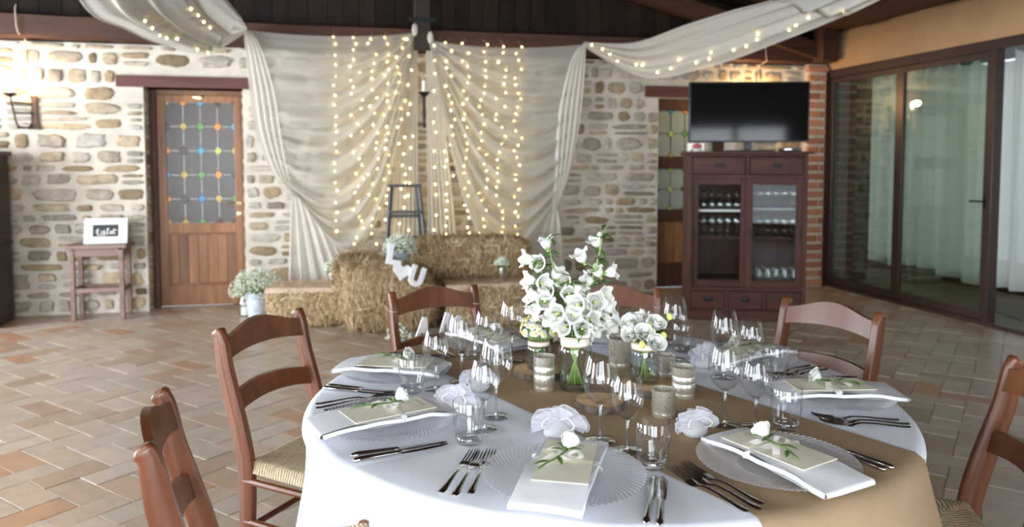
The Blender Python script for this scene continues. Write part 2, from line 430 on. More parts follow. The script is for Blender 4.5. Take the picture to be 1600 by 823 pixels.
tag(far.obj('paving_tiles', M['tile_far'], floor, smooth=False), kind='stuff')

# ---- stone wall behind
D1 = (-1.775, -.90); D2 = (3.36, 4.25); DH = 2.10; WT = 2.49
g = G()
for x0, x1, z0, z1 in [(XL, D1[0], 0, WT), (D1[0], D1[1], DH, WT), (D1[1], D2[0], 0, WT), (D2[0], D2[1], DH, WT), (D2[1], XR + .1, 0, WT)]:
    g.box(x0, x1, YB, 8.05, z0, z1)
wall_back = struct(g, 'wall_back', M['mortar'], smooth=False)
def stone_shape(seed):
    rnd = random.Random(seed); n = 12; e = rnd.uniform(2.6, 7.0); v = []; f = []
    ph = [rnd.uniform(0.80, 1.03) for _ in range(n)]
    for ring, (sc, dep) in enumerate([(1.0, .012), (.96, -.35), (.78, -.9)]):
        for k in range(n):
            a = 2 * PI * (k + .5) / n; c, s_ = cos(a), sin(a)
            rr = (abs(c) ** e + abs(s_) ** e) ** (-1 / e) * ph[k]
            v.append((.5 * rr * c * sc, dep * rnd.uniform(.75, 1.15) if ring else .6, .5 * rr * s_ * sc))
    v.append((0, -rnd.uniform(.8, 1.2), 0))
    for r_ in range(2):
        for k in range(n): f.append((r_ * n + k, r_ * n + (k + 1) % n, (r_ + 1) * n + (k + 1) % n, (r_ + 1) * n + k))
    for k in range(n): f.append((2 * n + k, 2 * n + (k + 1) % n, 3 * n))
    return v, f
SHP = [stone_shape(s) for s in range(16)]
SME = [G().add(v, f).mesh('stone', M['stone'], True, 60) for v, f in SHP]
stones = []
rs = random.Random(11); z = .015
def clear(x0, x1, z0, z1):
    for a, b in (D1, D2):
        if x1 > a - .01 and x0 < b + .01 and z0 < DH + .12: return False
    for a, b in ((-2.0, -.74), (3.2, 4.42)):
        if x1 > a - .01 and x0 < b + .01 and z1 > 2.09 and z0 < 2.23: return False
    return True
def spans(zc0, zc1):
    segs = [(-3.15, XR - .30)]
    cuts = [(a - .0, b + .0) for a, b in (D1, D2) if zc0 < DH + .0] + [(a, b) for a, b in ((-2.0, -.74), (3.2, 4.42)) if zc1 > 2.095 and zc0 < 2.225]
    for a, b in cuts:
        ns = []
        for s0, s1 in segs:
            if b <= s0 or a >= s1: ns.append((s0, s1)); continue
            if a > s0: ns.append((s0, a))
            if b < s1: ns.append((b, s1))
        segs = ns
    return segs
while z < WT - .05:
    h = rs.choice([.08, .10, .12, .135, .15, .17]); h = min(h, WT - z)
    for s0, s1 in spans(z, z + h):
        x = s0
        while x < s1 - .02:
            w = rs.choice([.11, .15, .20, .25, .30, .36, .42]) * rs.uniform(.85, 1.15)
            if s1 - (x + w) < .09: w = s1 - x
            if h > .11 and rs.random() < .3 and w > .12:
                hh = h * rs.uniform(.4, .6)
                stones.append((x + w / 2, z + hh / 2, w - .022, hh - .02)); stones.append((x + w / 2, z + (hh + h) / 2, w - .022, h - hh - .02))
            else: stones.append((x + w / 2, z + h / 2 + rs.uniform(-.006, .006), (w - .018) * rs.uniform(.86, 1.02), (h - .016) * rs.uniform(.80, 1.02)))
            x += w
    z += h
def shown(s):
    x, zz = s[0], s[1]
    open_ = x < D1[0] or (D1[1] <= x < -.62) or (2.38 < x < D2[0]) or zz > 2.3 or x > 4.55 or (x < -.45 and zz < 1.1)
    return (1 if (open_ and x > -2.98) else 0) * 10 + s[2] * s[3]
stones.sort(key=shown, reverse=True)
fg = G()
for i, (x, zz, w, h) in enumerate(stones):
    k = rs.randrange(16)
    Mx = T(x, YB, zz) @ RY(rs.uniform(-.05, .05)) @ SC(w * (1 if rs.random() < .5 else -1), rs.uniform(.014, .034), h)
    if i < 300: inst('stone', SME[k], wall_back, Mx)
    else: fg.add(SHP[k][0], SHP[k][1], Mx)
tag(fg.obj('wall_stones', M['stone_far'], wall_back, angle=60), kind='stuff')
# rough stones on the door reveals
for (xx, sg) in ((D1[0], 1), (D2[0], 1), (D1[1], -1)):
    z = .02; g = G()
    while z < DH - .05:
        h = rs.uniform(.07, .16); h = min(h, DH - z - .005)
        v, f = SHP[rs.randrange(16)]
        g.add(v, f, T(xx, 7.745, z + h / 2) @ RZ(PI / 2 * sg) @ SC(.17, .014, h - .015)); z += h
    tag(g.obj('reveal_stones', M['stone_far'], wall_back, angle=60), kind='stuff')

# ---- other walls (outside the picture) with the windows the daylight comes through
def wall_with_holes(name, axis, pos, thick, lo, hi, top, holes, zs, mat, tops=None):
    g = G(); cur = lo
    def bx(a, b, z0, z1):
        if axis == 'x': g.box(pos - thick, pos, a, b, z0, z1)
        else: g.box(a, b, pos - thick, pos, z0, z1)
    for k, (a, b) in enumerate(holes):
        bx(cur, a, 0, top); bx(a, b, tops[k] if tops else zs[1], top)
        if zs[0] > 0: bx(a, b, 0, zs[0])
        cur = b
    bx(cur, hi, 0, top); return struct(g, name, mat, smooth=False)
wall_with_holes('wall_left', 'x', XL, .3, YF - .3, 8.05, 2.75, LEFTWIN, (.2, 2.55), M['plasterwhite'])
wall_with_holes('wall_front', 'y', YF, .3, XL, XR, 3.6, REARWIN, (.2, 2.55), M['wallbrown'], REARTOP)
nw = 0
for ax, wins in (('x', LEFTWIN), ('y', REARWIN)):
    for k, (a, b) in enumerate(wins):
        nw += 1; g = G(); tp = REARTOP[k] if ax == 'y' else 2.55
        for u0, u1, z0, z1 in [(a, a + .06, .2, tp), (b - .06, b, .2, tp), (a, b, .2, .28), (a, b, tp - .08, tp), ((a + b) / 2 - .05, (a + b) / 2 + .05, .2, tp)]:
            if ax == 'x': g.box(XL + .07, XL + .12, u0, u1, z0, z1)
            else: g.box(u0, u1, YF + .07, YF + .12, z0, z1)
        struct(g, 'window_%d' % nw, M['frameal'], smooth=False)

# ---- roof: dark boards above, gable boards, tie beam, truss
def roofz(x): return 3.98 - .245 * abs(x - .8)
g = G()
for x0, x1 in ((XL - .3, .8), (.8, XR + .1)):
    z0, z1 = roofz(x0), roofz(x1)
    v = [(x0, YF - .3, z0), (x1, YF - .3, z1), (x1, 8.05, z1), (x0, 8.05, z0)]
    v += [(p[0], p[1], p[2] + .12) for p in v]
    g.add(v, [(3, 2, 1, 0), (4, 5, 6, 7), (0, 1, 5, 4), (1, 2, 6, 5), (2, 3, 7, 6), (3, 0, 4, 7)])
struct(g, 'ceiling', M['board'], smooth=False)
gable = struct(G().box(XL, XR + .1, 7.75, 7.9, WT, 4.0), 'wall_gable', M['board'], smooth=False)
x = -3.4; i = 0
while x < XR - .02:
    w = rs.uniform(.13, .19); w = min(w, XR - x)
    zt = min(roofz(x), roofz(x + w)) - .01
    G().box(x + .003, x + w - .003, 7.715 + rs.uniform(-.006, .006), 7.752, WT + .01, zt).obj('board', M['board'], gable, smooth=False); x += w
# tie beam with a rough lower edge
g = G(); N = 90
def beamsec(u, v):
    x = lerp(XL, XR - .14, u); k = v * 4
    lo = 2.50 + .016 * noise.noise((x * 2.1, 0, 3)) + .01 * noise.noise((x * 7, 1, 3)); hi = 2.715 + .012 * noise.noise((x * 1.5, 5, 3))
    pts = [(7.50, lo + .018), (7.49, hi - .015), (7.52, hi), (7.70, hi), (7.70, lo), (7.52, lo), (7.50, lo + .018)]
    y, z_ = pts[int(round(v * 6))]
    return (x, y + .008 * noise.noise((x * 3, y, 9)), z_)
g.grid(beamsec, N, 7); tag(g.obj('trim_1', M['beam'], None, angle=35), kind='structure')
# king post, struts of the truss
g = G().box(.715, .875, 7.41, 7.497, 2.49, roofz(.8) - .02); struct(g, 'trim_2', M['cupboard'], bevel=.008)
def slant(name, x0, z0, x1, z1, y0, y1, h, mat):
    g = G(); v = [(x0, y0, z0), (x1, y0, z1), (x1, y1, z1), (x0, y1, z0), (x0, y0, z0 + h), (x1, y0, z1 + h), (x1, y1, z1 + h), (x0, y1, z0 + h)]
    g.add(v, [(3, 2, 1, 0), (4, 5, 6, 7), (0, 1, 5, 4), (1, 2, 6, 5), (2, 3, 7, 6), (3, 0, 4, 7)]); return struct(g, name, mat, smooth=False)
slant('trim_3', .89, 3.64, 5.3, 2.50, 7.40, 7.56, .17, M['beam'])
slant('trim_4', .70, 3.64, -4.4, 2.52, 7.40, 7.56, .17, M['beam'])
# purlin over the glass wall and its corbel
struct(G().box(5.06, 5.36, 2.0, 7.48, 2.84, 3.02), 'trim_5', M['beamy'], smooth=False)
struct(G().box(5.10, 5.30, 7.30, 7.48, 2.50, 2.84), 'trim_6', M['beam'], bevel=.01)
# iron strap across the king post
G().box(.66, .93, 7.395, 7.41, 2.76, 2.80).obj('iron_strap', M['black'], bpy.data.objects['trim_2'])
# lintels
struct(G().box(-2.0, -.74, 7.61, 7.98, 2.10, 2.205), 'trim_7', M['lintel'], bevel=.006)
struct(G().box(3.2, 4.42, 7.61, 7.98, 2.105, 2.225), 'trim_8', M['lintel'], bevel=.006)

# ---- brick pier in the corner
PX0, PX1 = 5.12, 5.345
pier = struct(G().box(PX0 + .006, PX1 - .006, 7.566, YB + .02, 0, 2.50), 'wall_pier', M['brickmortar'], smooth=False)
bz = 0.0; i = 0
while bz < 2.44:
    h = .082; big = bz > 2.36
    o = .02 if big else 0
    if i % 2 == 0: segs = [(PX0 - o, PX1 + o * .3)]
    else: segs = [(PX0 - o, PX0 + .145), (PX0 + .16, PX1 + o * .3)]
    for a, b in segs:
        G().box(a, b, 7.556 - o - rs.uniform(0, .004), 7.60, bz + .012, min(bz + h, 2.5)).obj('brick', M['brick'], pier, bevel=.006, seg=1)
    bz += h + .018; i += 1

# ---- glass wall on the right
fas = G()
def fascia(u, v):
    y = lerp(7.78, 1.6, u); k = int(round(v * 5)); e = .012 * noise.noise((y * 1.7, k * 3.1, 0))
    pts = [(5.395, 2.43), (5.37, 2.50), (5.36, 2.66), (5.375, 2.80), (5.40, 2.845), (5.55, 2.845)]
    x, z_ = pts[k]; return (x + e * .5, y, z_ + (e * .3 if k in (0, 4) else 0))
fas.grid(fascia, 50, 6); fas.grid(lambda u, v: (lerp(5.37, 5.55, u), 7.78, lerp(2.43, 2.845, v)), 2, 2)
fas.box(5.40, 5.55, 1.6, 7.78, 2.43, 2.845)
struct(fas, 'wall_right', M['plaster'], angle=60)
struct(G().box(5.38, 5.55, YF, 1.6, 0, 2.845), 'wall_right_end', M['plasterwhite'], smooth=False)
struct(G().box(5.35, 5.55, 7.66, 8.05, 0, 2.9), 'wall_corner', M['brickmortar'], smooth=False)
fr = G()
fr.box(5.385, 5.475, 1.6, 7.66, 2.35, 2.44); fr.box(5.385, 5.475, 1.6, 7.66, 0, .035)
for y0, y1 in ((7.585, 7.665), (5.345, 5.40), (3.3, 3.36), (1.6, 1.66)): fr.box(5.385, 5.475, y0, y1, 0.03, 2.36)
frame = struct(fr, 'trim_9', M['frameal'], bevel=.004)
def sash(name, y0, y1, xo, handle, n):
    root = link(name, None); root.location = (5.43 + xo, (y0 + y1) / 2, 0.036); tag(root, kind='structure')
    hw = (y1 - y0) / 2; H = 2.31; b = .055
    G().box(-.02, .02, -hw, -hw + b, 0, H).obj('stile', M['frameal'], root, bevel=.003)
    G().box(-.02, .02, hw - b, hw, 0, H).obj('stile', M['frameal'], root, bevel=.003)
    G().box(-.02, .02, -hw + b, hw - b, H - b, H).obj('rail', M['frameal'], root, bevel=.003)
    G().box(-.02, .02, -hw + b, hw - b, 0, b + .03).obj('rail', M['frameal'], root, bevel=.003)
    G().box(-.003, .003, -hw + b, hw - b, b + .03, H - b).obj('pane', M['pane'], root, smooth=False)
    if handle:
        g = G().tube([(-.02, -hw + .028, 1.03), (-.055, -hw + .028, 1.03), (-.06, -hw + .04, 1.03), (-.06, -hw + .15, 1.03)], .009, 8)
        g.box(-.026, -.018, -hw + .012, -hw + .044, .97, 1.09)
        g.obj('handle', M['black'], root)
sash('door_3', 6.49, 7.58, 0, False, 3); sash('door_4', 5.405, 6.495, -.0, True, 4)
# panels slid behind one another beyond the open doorway
sash('door_5', 2.3, 3.30, 0, False, 5)

# ---- porch beyond the glass: flagstones, wall, parapet
porch = struct(G().box(5.475, 9.4, 1.0, 10.2, -.14, -.03), 'floor_porch', M['grout'], smooth=False)
rp = random.Random(5); NX, NY = 8, 16; cell = .5
pt = {}
for i in range(NX + 1):
    for j in range(NY + 1): pt[i, j] = Vector((5.5 + i * cell + rp.uniform(-.17, .17) * (0 < i < NX), 1.1 + j * .56 + rp.uniform(-.19, .19) * (0 < j < NY)))
for i in range(NX):
    for j in range(NY):
        q = [pt[i, j], pt[i + 1, j], pt[i + 1, j + 1], pt[i, j + 1]]; c = sum(q, Vector((0, 0))) / 4
        qq = []
        for a in range(4):
            p, r_ = q[a], q[(a + 1) % 4]
            qq += [p.lerp(c, .07), p.lerp(r_, .5).lerp(c, rp.uniform(.03, .09))]
        n = len(qq); g = G(); zt = -.012 + rp.uniform(-.004, .003)
        g.add([(p.x, p.y, -.035) for p in qq] + [(p.x, p.y, zt - .005) for p in qq] + [(p.lerp(c, .06).x, p.lerp(c, .06).y, zt) for p in qq],
              [tuple(range(2 * n, 3 * n))] + [(k, (k + 1) % n, (k + 1) % n + n, k + n) for k in range(n)] + [(k + n, (k + 1) % n + n, (k + 1) % n + 2 * n, k + 2 * n) for k in range(n)])
        g.obj('flagstone', M['flag'], porch, smooth=False)
struct(G().box(5.55, 9.2, 9.6, 9.8, -.03, 3.0), 'wall_porch', M['mortar'], smooth=False)
struct(G().box(5.55, 9.2, 1.0, 10.0, 2.86, 2.98), 'ceiling_porch', M['board'], smooth=False)
struct(G().box(7.05, 7.25, 1.0, 9.6, -.03, .16), 'trim_10', M['beamy'], smooth=False)
struct(G().box(5.85, 6.15, 7.82, 8.42, -.03, 2.86), 'trim_11', M['cupboard'], bevel=.01)
G_ = G().box(6.62, 6.95, 7.55, 7.85, -.012, .13); tag(G_.obj('stone_block', M['flag'], None, bevel=.015), 'dark stone block on the porch floor below the curtain', 'stone')

# ---- doors
def octdoor(name, x0, x1, y, zg0, zg1, cols, rows, panemat, dia, parent, halfshift=0):
    """leaded light: elongated octagons with a diamond at every joint"""
    w = (x1 - x0) / cols; h = (zg1 - zg0) / rows; d = .040; dv = .047; e = .003
    for i in range(cols):
        for j in range(rows):
            cx, cz = x0 + (i + .5) * w, zg0 + (j + .5) * h; hw, hh = w / 2 - e, h / 2 - e
            out = [(-hw, -hh + dv), (-hw + d, -hh), (hw - d, -hh), (hw, -hh + dv), (hw, hh - dv), (hw - d, hh), (-hw + d, hh), (-hw, hh - dv)]
            G().prism([(cx + a, cz + b) for a, b in out], .006, T(0, y + rs.uniform(-.002, .002), 0) @ Matrix()).obj('pane', panemat, parent, smooth=False)
    for i in range(cols + 1):
        for j in range(rows + 1):
            m = dia(i, j)
            if not m: continue
            cx, cz = x0 + i * w, zg0 + j * h; q = []
            for a, b in ((-d + e, 0), (0, -dv + e), (d - e, 0), (0, dv - e)):
                q.append((min(max(cx + a, x0), x1), min(max(cz + b, zg0), zg1)))
            u = []
            for p in q:
                if not u or (abs(p[0] - u[-1][0]) + abs(p[1] - u[-1][1])) > 1e-4: u.append(p)
            if len(u) >= 3: G().prism(u, .008, T(0, y - .003, 0)).obj('diamond_pane', M['d_' + m], parent, smooth=False)
    lg = G()
    for i in range(cols + 1):
        for j in range(rows + 1):
            cx, cz = x0 + i * w, zg0 + j * h
            for a, b, c, dd in [(d, 0, w - d, 0)]:
                if i < cols: lg.box(cx + d, cx + w - d, y - .004, y + .004, cz - e, cz + e)
            if j < rows: lg.box(cx - e, cx + e, y - .004, y + .004, cz + dv, cz + h - dv)
            for sx, sz in ((1, 1), (1, -1), (-1, 1), (-1, -1)):
                p0 = (cx + sx * d, cz); p1 = (cx, cz + sz * dv)
                if x0 - .001 <= p0[0] <= x1 + .001 and zg0 - .001 <= p1[1] <= zg1 + .001:
                    lg.tube([(p0[0], y, p0[1]), (p1[0], y, p1[1])], .0045, 4)
    lg.obj('lead_came', M['black' if name == 'd' else 'lead'], parent, smooth=False)

d1 = link('door_1', None); tag(d1, kind='structure'); d1.location = (0, 0, 0)
Yd = 7.85
G().box(D1[0] + .0, -1.712, Yd - .01, 8.0, 0, DH).obj('jamb', M['doordark'], d1, bevel=.004)
G().box(-.945, D1[1], Yd - .04, 8.0, 0, DH).obj('jamb', M['doorwood'], d1, bevel=.004)
G().box(-1.712, -.945, Yd - .01, 8.0, 2.05, DH).obj('head_jamb', M['doorwood'], d1, bevel=.004)
lx0, lx1 = -1.71, -.947; gx0, gx1, gz0, gz1 = -1.632, -1.008, .815, 1.985
G().box(lx0, gx0, Yd, Yd + .045, .005, 2.05).obj('stile', M['doorwood'], d1, bevel=.004)
G().box(gx1, lx1, Yd, Yd + .045, .005, 2.05).obj('stile', M['doorwood'], d1, bevel=.004)
for z0, z1 in ((1.985, 2.05), (.715, .815), (.005, .205)): G().box(gx0, gx1, Yd, Yd + .045, z0, z1).obj('rail', M['doorwood'], d1, bevel=.004)
k = 7
for i in range(k):
    w = (gx1 - gx0) / k; G().box(gx0 + i * w + .001, gx0 + (i + 1) * w - .001, Yd + .012, Yd + .035, .205, .715).obj('panel_board', M['doorwood'], d1, bevel=.002)
g = G()
for a, b, c, d_ in ((gx0, gx1, .205, .225), (gx0, gx1, .695, .715), (gx0, gx0 + .02, .225, .695), (gx1 - .02, gx1, .225, .695)): g.box(a, b, Yd + .003, Yd + .014, c, d_)
g.obj('moulding', M['doorwood'], d1, bevel=.003)
rowsd = ['yellow yellow green dark dark', 'orange dark blue yellow green', 'blue yellow green orange dark', 'orange dark teal lime yellow', 'dark yellow green orange teal', 'yellow orange teal dark dark']
octdoor('door', gx0, gx1, Yd + .02, gz0, gz1, 4, 5, M['pg'], lambda i, j: rowsd[j].split()[i], d1)
g = G().lathe([(.001, 0), (.028, 0), (.033, .004), (.028, .009), (.001, .011)], 20, T(-1.33, Yd + .0, 2.035) @ RX(PI / 2) @ SC(1.55, .72, 1))
g.obj('oval_plaque', M['brass'], d1)
g = G().lathe([(.001, 0), (.024, 0), (.022, .008), (.001, .012)], 18, T(-.975, Yd, 1.0) @ RX(PI / 2))
g.lathe([(.001, 0), (.024, 0), (.022, .008), (.001, .012)], 18, T(-.975, Yd, .90) @ RX(PI / 2))
g.tube([(-.975, Yd, 1.0), (-.975, Yd - .045, 1.0), (-.99, Yd - .055, 1.0), (-1.09, Yd - .055, .998)], .008, 8)
g.obj('handle', M['brass'], d1)

d2 = link('door_2', None); tag(d2, kind='structure')
G().box(D2[0], 3.43, Yd - .0, 8.0, 0, DH).obj('jamb', M['doordark'], d2)
G().box(4.20, D2[1], Yd - .0, 8.0, 0, DH).obj('jamb', M['doordark'], d2)
G().box(3.43, 4.20, Yd - .02, 8.0, 1.985, DH).obj('head_jamb', M['doordark'], d2, bevel=.004)
for z0, z1 in ((1.335, 1.47), (.74, .88), (.005, .28)): G().box(3.43, 4.20, Yd, Yd + .045, z0, z1).obj('rail', M['doordark'], d2, bevel=.004)
G().box(4.12, 4.20, Yd, Yd + .045, .28, 1.985).obj('stile', M['doordark'], d2)
for i in range(6):
    w = .69 / 6; G().box(3.43 + i * w, 3.43 + (i + 1) * w - .003, Yd + .01, Yd + .035, .28, .74).obj('panel_board', M['doorwood'], d2, bevel=.002)
colr = ['yellow green lime teal yellow', 'lime yellow dark green lime', 'yellow green teal lime dark']
octdoor('d', 3.435, 4.12, Yd + .02, 1.47, 1.985, 4, 2, M['pgreen'], lambda i, j: ['lime yellow teal lime yellow', 'yellow lime green teal lime', 'lime teal orange yellow teal'][j].split()[i], d2)
octdoor('d', 3.435, 4.12, Yd + .02, .88, 1.335, 4, 2, M['pgreen'], lambda i, j: ['lime lime yellow lime teal', 'green lime dark lime teal', 'lime lime green yellow teal'][j].split()[i], d2)
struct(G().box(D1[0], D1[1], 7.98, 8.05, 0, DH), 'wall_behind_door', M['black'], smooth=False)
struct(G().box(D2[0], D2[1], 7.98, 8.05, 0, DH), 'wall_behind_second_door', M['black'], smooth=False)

# ================================================================ ROUND TABLE
TC = Vector((.704, 1.985)); TR = .79; TZ = .75
def edge_profile(s, fold):
    """cloth surface from the middle (s=0) over the rim and down; returns radius, z"""
    return None
tb = thing('round_table', 'round dining table hidden under a white cloth', 'table', (TC.x, TC.y, 0))
G().lathe([(.001, .715), (TR - .012, .715), (TR - .008, .725), (TR - .008, .74), (TR - .014, .746), (.001, .746)], 48).obj('table_top', M['cabinet'], tb)
for k in range(4):
    a = PI / 4 + k * PI / 2
    G().tube([(.45 * cos(a), .45 * sin(a), .715), (.52 * cos(a), .52 * sin(a), 0)], [.03, .022], 10).obj('leg', M['cabinet'], tb)
def foldamp(a): return 1.5 * math.exp(-((math.degrees(a) + 56 + 180) % 360 - 180) ** 2 / 220) + .5 + .5 * sin(a * 9 + 1.3 * sin(a * 2 + .4)) + .25 * sin(a * 23 + 1)
CHA = [146.2, -161.5, 106.05, 68.3, 23.5, -26.3]
def pushed(a):
    w = 0
    for c in CHA:
        d = abs((math.degrees(a) - c + 180) % 360 - 180); w = max(w, min(1, max(0, ((27 if c != -26.3 else 22) - d) / 6)))
    return w * w * (3 - 2 * w)
def cloth_pt(a, s, off=0.0):
    """a angle, s distance from the centre along the cloth"""
    r0 = .03; flat = TR - .012
    if s <= flat: return (s * cos(a), s * sin(a), TZ + off + .0012 * noise.noise((s * cos(a) * 3, s * sin(a) * 3, 1)))
    q = s - flat; arc = r0 * PI / 2
    if q <= arc:
        t = q / r0; rr = flat + r0 * sin(t) + off * sin(t); zz = TZ - r0 * (1 - cos(t)) + off * cos(t)
    else:
        d = q - arc; rr = flat + r0 + off + (foldamp(a) * .075 * min(1, d / .45) ** 1.1) + d * .03; zz = TZ - r0 - d
        w = pushed(a) * min(1, d / .16); rr = lerp(rr, min(rr, .645 + off + .02 * foldamp(a)), w)
    return (rr * cos(a), rr * sin(a), zz)
g = G(); SS = [0.0005, .1, .2, .3, .4, .5, .6, .7, TR - .012] + [TR - .012 + .03 * PI / 2 * k / 5 for k in range(1, 6)] + [TR + .04 + .06 * k for k in range(1, 12)]
g.grid(lambda u, v: cloth_pt(2 * PI * u, SS[int(round(v * (len(SS) - 1)))]), 260, len(SS), None, True)
tc = g.obj('tablecloth', M['cloth'], None, angle=0); tc.location = (TC.x, TC.y, 0)
tag(tc, 'white tablecloth draped over the round table to the floor', 'tablecloth')
# kraft runner across the table, hanging over both ends
RD = R(-68); rd = Vector((cos(RD), sin(RD))); rn = Vector((-rd.y, rd.x))
g = G(); HW = .27
def run_pt(u, v):
    t = lerp(-1.02, 1.16, v); w = lerp(-HW, HW, u)
    p = rd * t + rn * w; edge = math.sqrt(max(TR ** 2 - w * w, .01))
    a = math.atan2(p.y, p.x); sgn = 1 if t > 0 else -1
    lim = edge - .012 * 1
    if abs(t) <= lim: return (p.x, p.y, TZ + .0035)
    base = rd * (sgn * lim) + rn * w; a = math.atan2(base.y, base.x)
    x, y, z_ = cloth_pt(a, TR - .012 + (abs(t) - lim), .0045 + .010 * min(1, (abs(t) - lim) / .2))
    return (x, y, z_)
g.grid(run_pt, 26, 110); rn_o = g.obj('table_runner', M['kraft'], None, angle=0); rn_o.location = (TC.x, TC.y, 0)
tag(rn_o, 'brown kraft table runner lying across the white cloth', 'table runner')

# ================================================================ CHAIRS
def make_chair(name, label):
    c = thing(name, label, 'chair', group='rush-seated dining chairs around the table')
    # local: seat centre at origin, -y is the front (towards the table), +y the back
    hs = .185
    prof = [(.215, 0), (.195, .12), (.180, .28), (.178, .40), (.184, .47), (.205, .56), (.235, .66), (.258, .74), (.268, .80), (.276, .842), (.290, .866)]
    for s in (-1, 1):
        P = smooth_pts([(s * hs, y, z) for y, z in prof], 4)
        g = G(); n = len(P); hwid = []
        for i, p in enumerate(P):
            t = i / (n - 1); hwid.append(.019 + .010 * sin(PI * min(1, t * 1.05)))
        v = []; f = []
        ring = [(-1, -.75), (-.7, -1), (.7, -1), (1, -.75), (1, .75), (.7, 1), (-.7, 1), (-1, .75)]
        for i, p in enumerate(P):
            d = (P[min(i + 1, n - 1)] - P[max(i - 1, 0)]).normalized(); nrm = Vector((0, d.z, -d.y))
            k = 1.0 if i < n - 3 else (1.15, 1.0, .60)[i - (n - 3)]
            for a, b in ring: v.append(p + Vector((a * .015 * (1 if k > .9 else .9), 0, 0)) + nrm * (b * hwid[i] * k))
        for i in range(n - 1):
            for q in range(8): f.append((i * 8 + q, i * 8 + (q + 1) % 8, (i + 1) * 8 + (q + 1) % 8, (i + 1) * 8 + q))
        f.append(tuple(range(7, -1, -1))); f.append(tuple((n - 1) * 8 + q for q in range(8)))
        g.add(v, f); g.obj('back_post', M['chair'], c, angle=50)
    def slat(z0, h, arch, yc, bow, name):
        g = G()
        def fn(u, v):
            x = lerp(-hs + .006, hs - .006, u); e = (1 - (x / hs) ** 2)
            k = [(-1, 0), (-1, 1), (1, 1), (1, 0), (-1, 0)][int(round(v * 4))]
            z_ = z0 + (arch[0] * e if k[1] == 0 else h + arch[1] * (.5 - .5 * cos(2 * PI * (.5 + .5 * x / hs)) if arch[2] else e))
            return (x, yc + bow * e + .25 * (z_ - z0) + k[0] * .009, z_)
        g.grid(fn, 21, 5)
        g.obj(name, M['chair'], c, angle=45)
    slat(.775, .065, (.018, .038, 1), .250, .022, 'top_rail')
    slat(.605, .058, (.020, .022, 0), .218, .022, 'slat')
    # rush seat: cushion-like, four triangles meeting in the middle
    g = G()
    def seat(u, v):
        x = u * 2 - 1; y = v * 2 - 1; w = lerp(.225, .19, (y + 1) / 2)
        ex = min(1, (1 - abs(x)) * 9); ey = min(1, (1 - abs(y)) * 9); e = math.sqrt(max(0, 1 - (1 - ex) ** 2)) * math.sqrt(max(0, 1 - (1 - ey) ** 2))
        m = 1 - max(abs(x), abs(y)); dip = .010 * (1 - m) - .004 * min(1, abs(abs(x) - abs(y)) * 8)
        return (x * w, y * .195 - .01, .428 + .030 * e + dip * e)
    g.grid(seat, 33, 33)
    g.grid(lambda u, v: ((u * 2 - 1) * lerp(.21, .18, v), (v * 2 - 1) * .18 - .01, .424), 2, 2)
    g.obj('rush_seat', M['rush'], c, angle=0)
    for s in (-1, 1):
        G().tube([(s * .205, -.185, 0), (s * .208, -.185, .30), (s * .208, -.185, .452), (s * .206, -.185, .462)], [.015, .019, .020, .014], 10).obj('front_leg', M['chair'], c)
        for z_, r in ((.40, .011), (.265, .011), (.135, .011)):
            g = G().tube([(s * .207, -.185, z_), (s * .19, .185, z_ + (.005 if z_ < .39 else 0))], [r, r], 8); g.obj('side_stretcher', M['chair'], c)
    for z_ in (.30,): G().tube([(-.207, -.185, z_), (.207, -.185, z_)], .011, 8).obj('front_stretcher', M['chair'], c)
    G().tube([(-.185, .185, .24), (.185, .185, .24)], .010, 8).obj('back_stretcher', M['chair'], c)
    return c
CH = [(146.2, .899, 'rush-seated wooden chair between the table and the stained-glass door', -37.1),
      (-161.5, .854, 'rush-seated wooden chair with wide open floor behind it, opposite the sliding doors', 8.1),
      (106.05, .91, 'wooden dining chair with string and white letters, backing onto the hay bales', -73.9),
      (68.3, .82, 'wooden dining chair with hanging white letters, backing onto the stone wall', -114.4),
      (23.5, .875, 'wooden dining chair between the table and the glass-fronted cabinet', -157.6),
      (-26.3, .82, 'wooden dining chair between the table and the open porch doorway', 153.5)]
ch0 = None; chairs = []
for th, r, lab, face in CH:
    c = make_chair('dining_chair', lab) if ch0 is None else copy_tree(ch0)
    ch0 = ch0 or c; c['label'] = lab
    a = R(th); c.location = (TC.x + r * cos(a), TC.y + r * sin(a), 0); c.rotation_euler = (0, 0, R(face) + PI / 2); chairs.append(c)

# ================================================================ PLACE SETTINGS
def ring_pt(th, r): a = R(th); return Vector((TC.x + r * cos(a), TC.y + r * sin(a)))
ON = TZ + .004
# pressed glass charger plate with swirled flutes
g = G(); NA, NR = 560, 72
def plate_pt(u, v):
    r = lerp(.0, .165, v) if v > 0 else .0005
    a = 2 * PI * u
    base = .006 + (.0 if r < .085 else .014 * ((r - .085) / .08) ** 1.4)
    am = 0 if r < .075 else .0011 * min(1, (r - .075) / .01)
    sc = 1 + (.008 * cos(80 * a) if v > .99 else 0)
    return (r * sc * cos(a), r * sc * sin(a), base + am * sin(80 * a + 470 * (r - .075)))
g.grid(plate_pt, NA, NR + 1, None, True)
g.grid(lambda u, v: ((.085 - .01 * v) * cos(2 * PI * u), (.085 - .01 * v) * sin(2 * PI * u), .006 - .006 * v), 48, 2, None, True)
plate_me = g.mesh('charger_plate', M['plate'], True, 0)
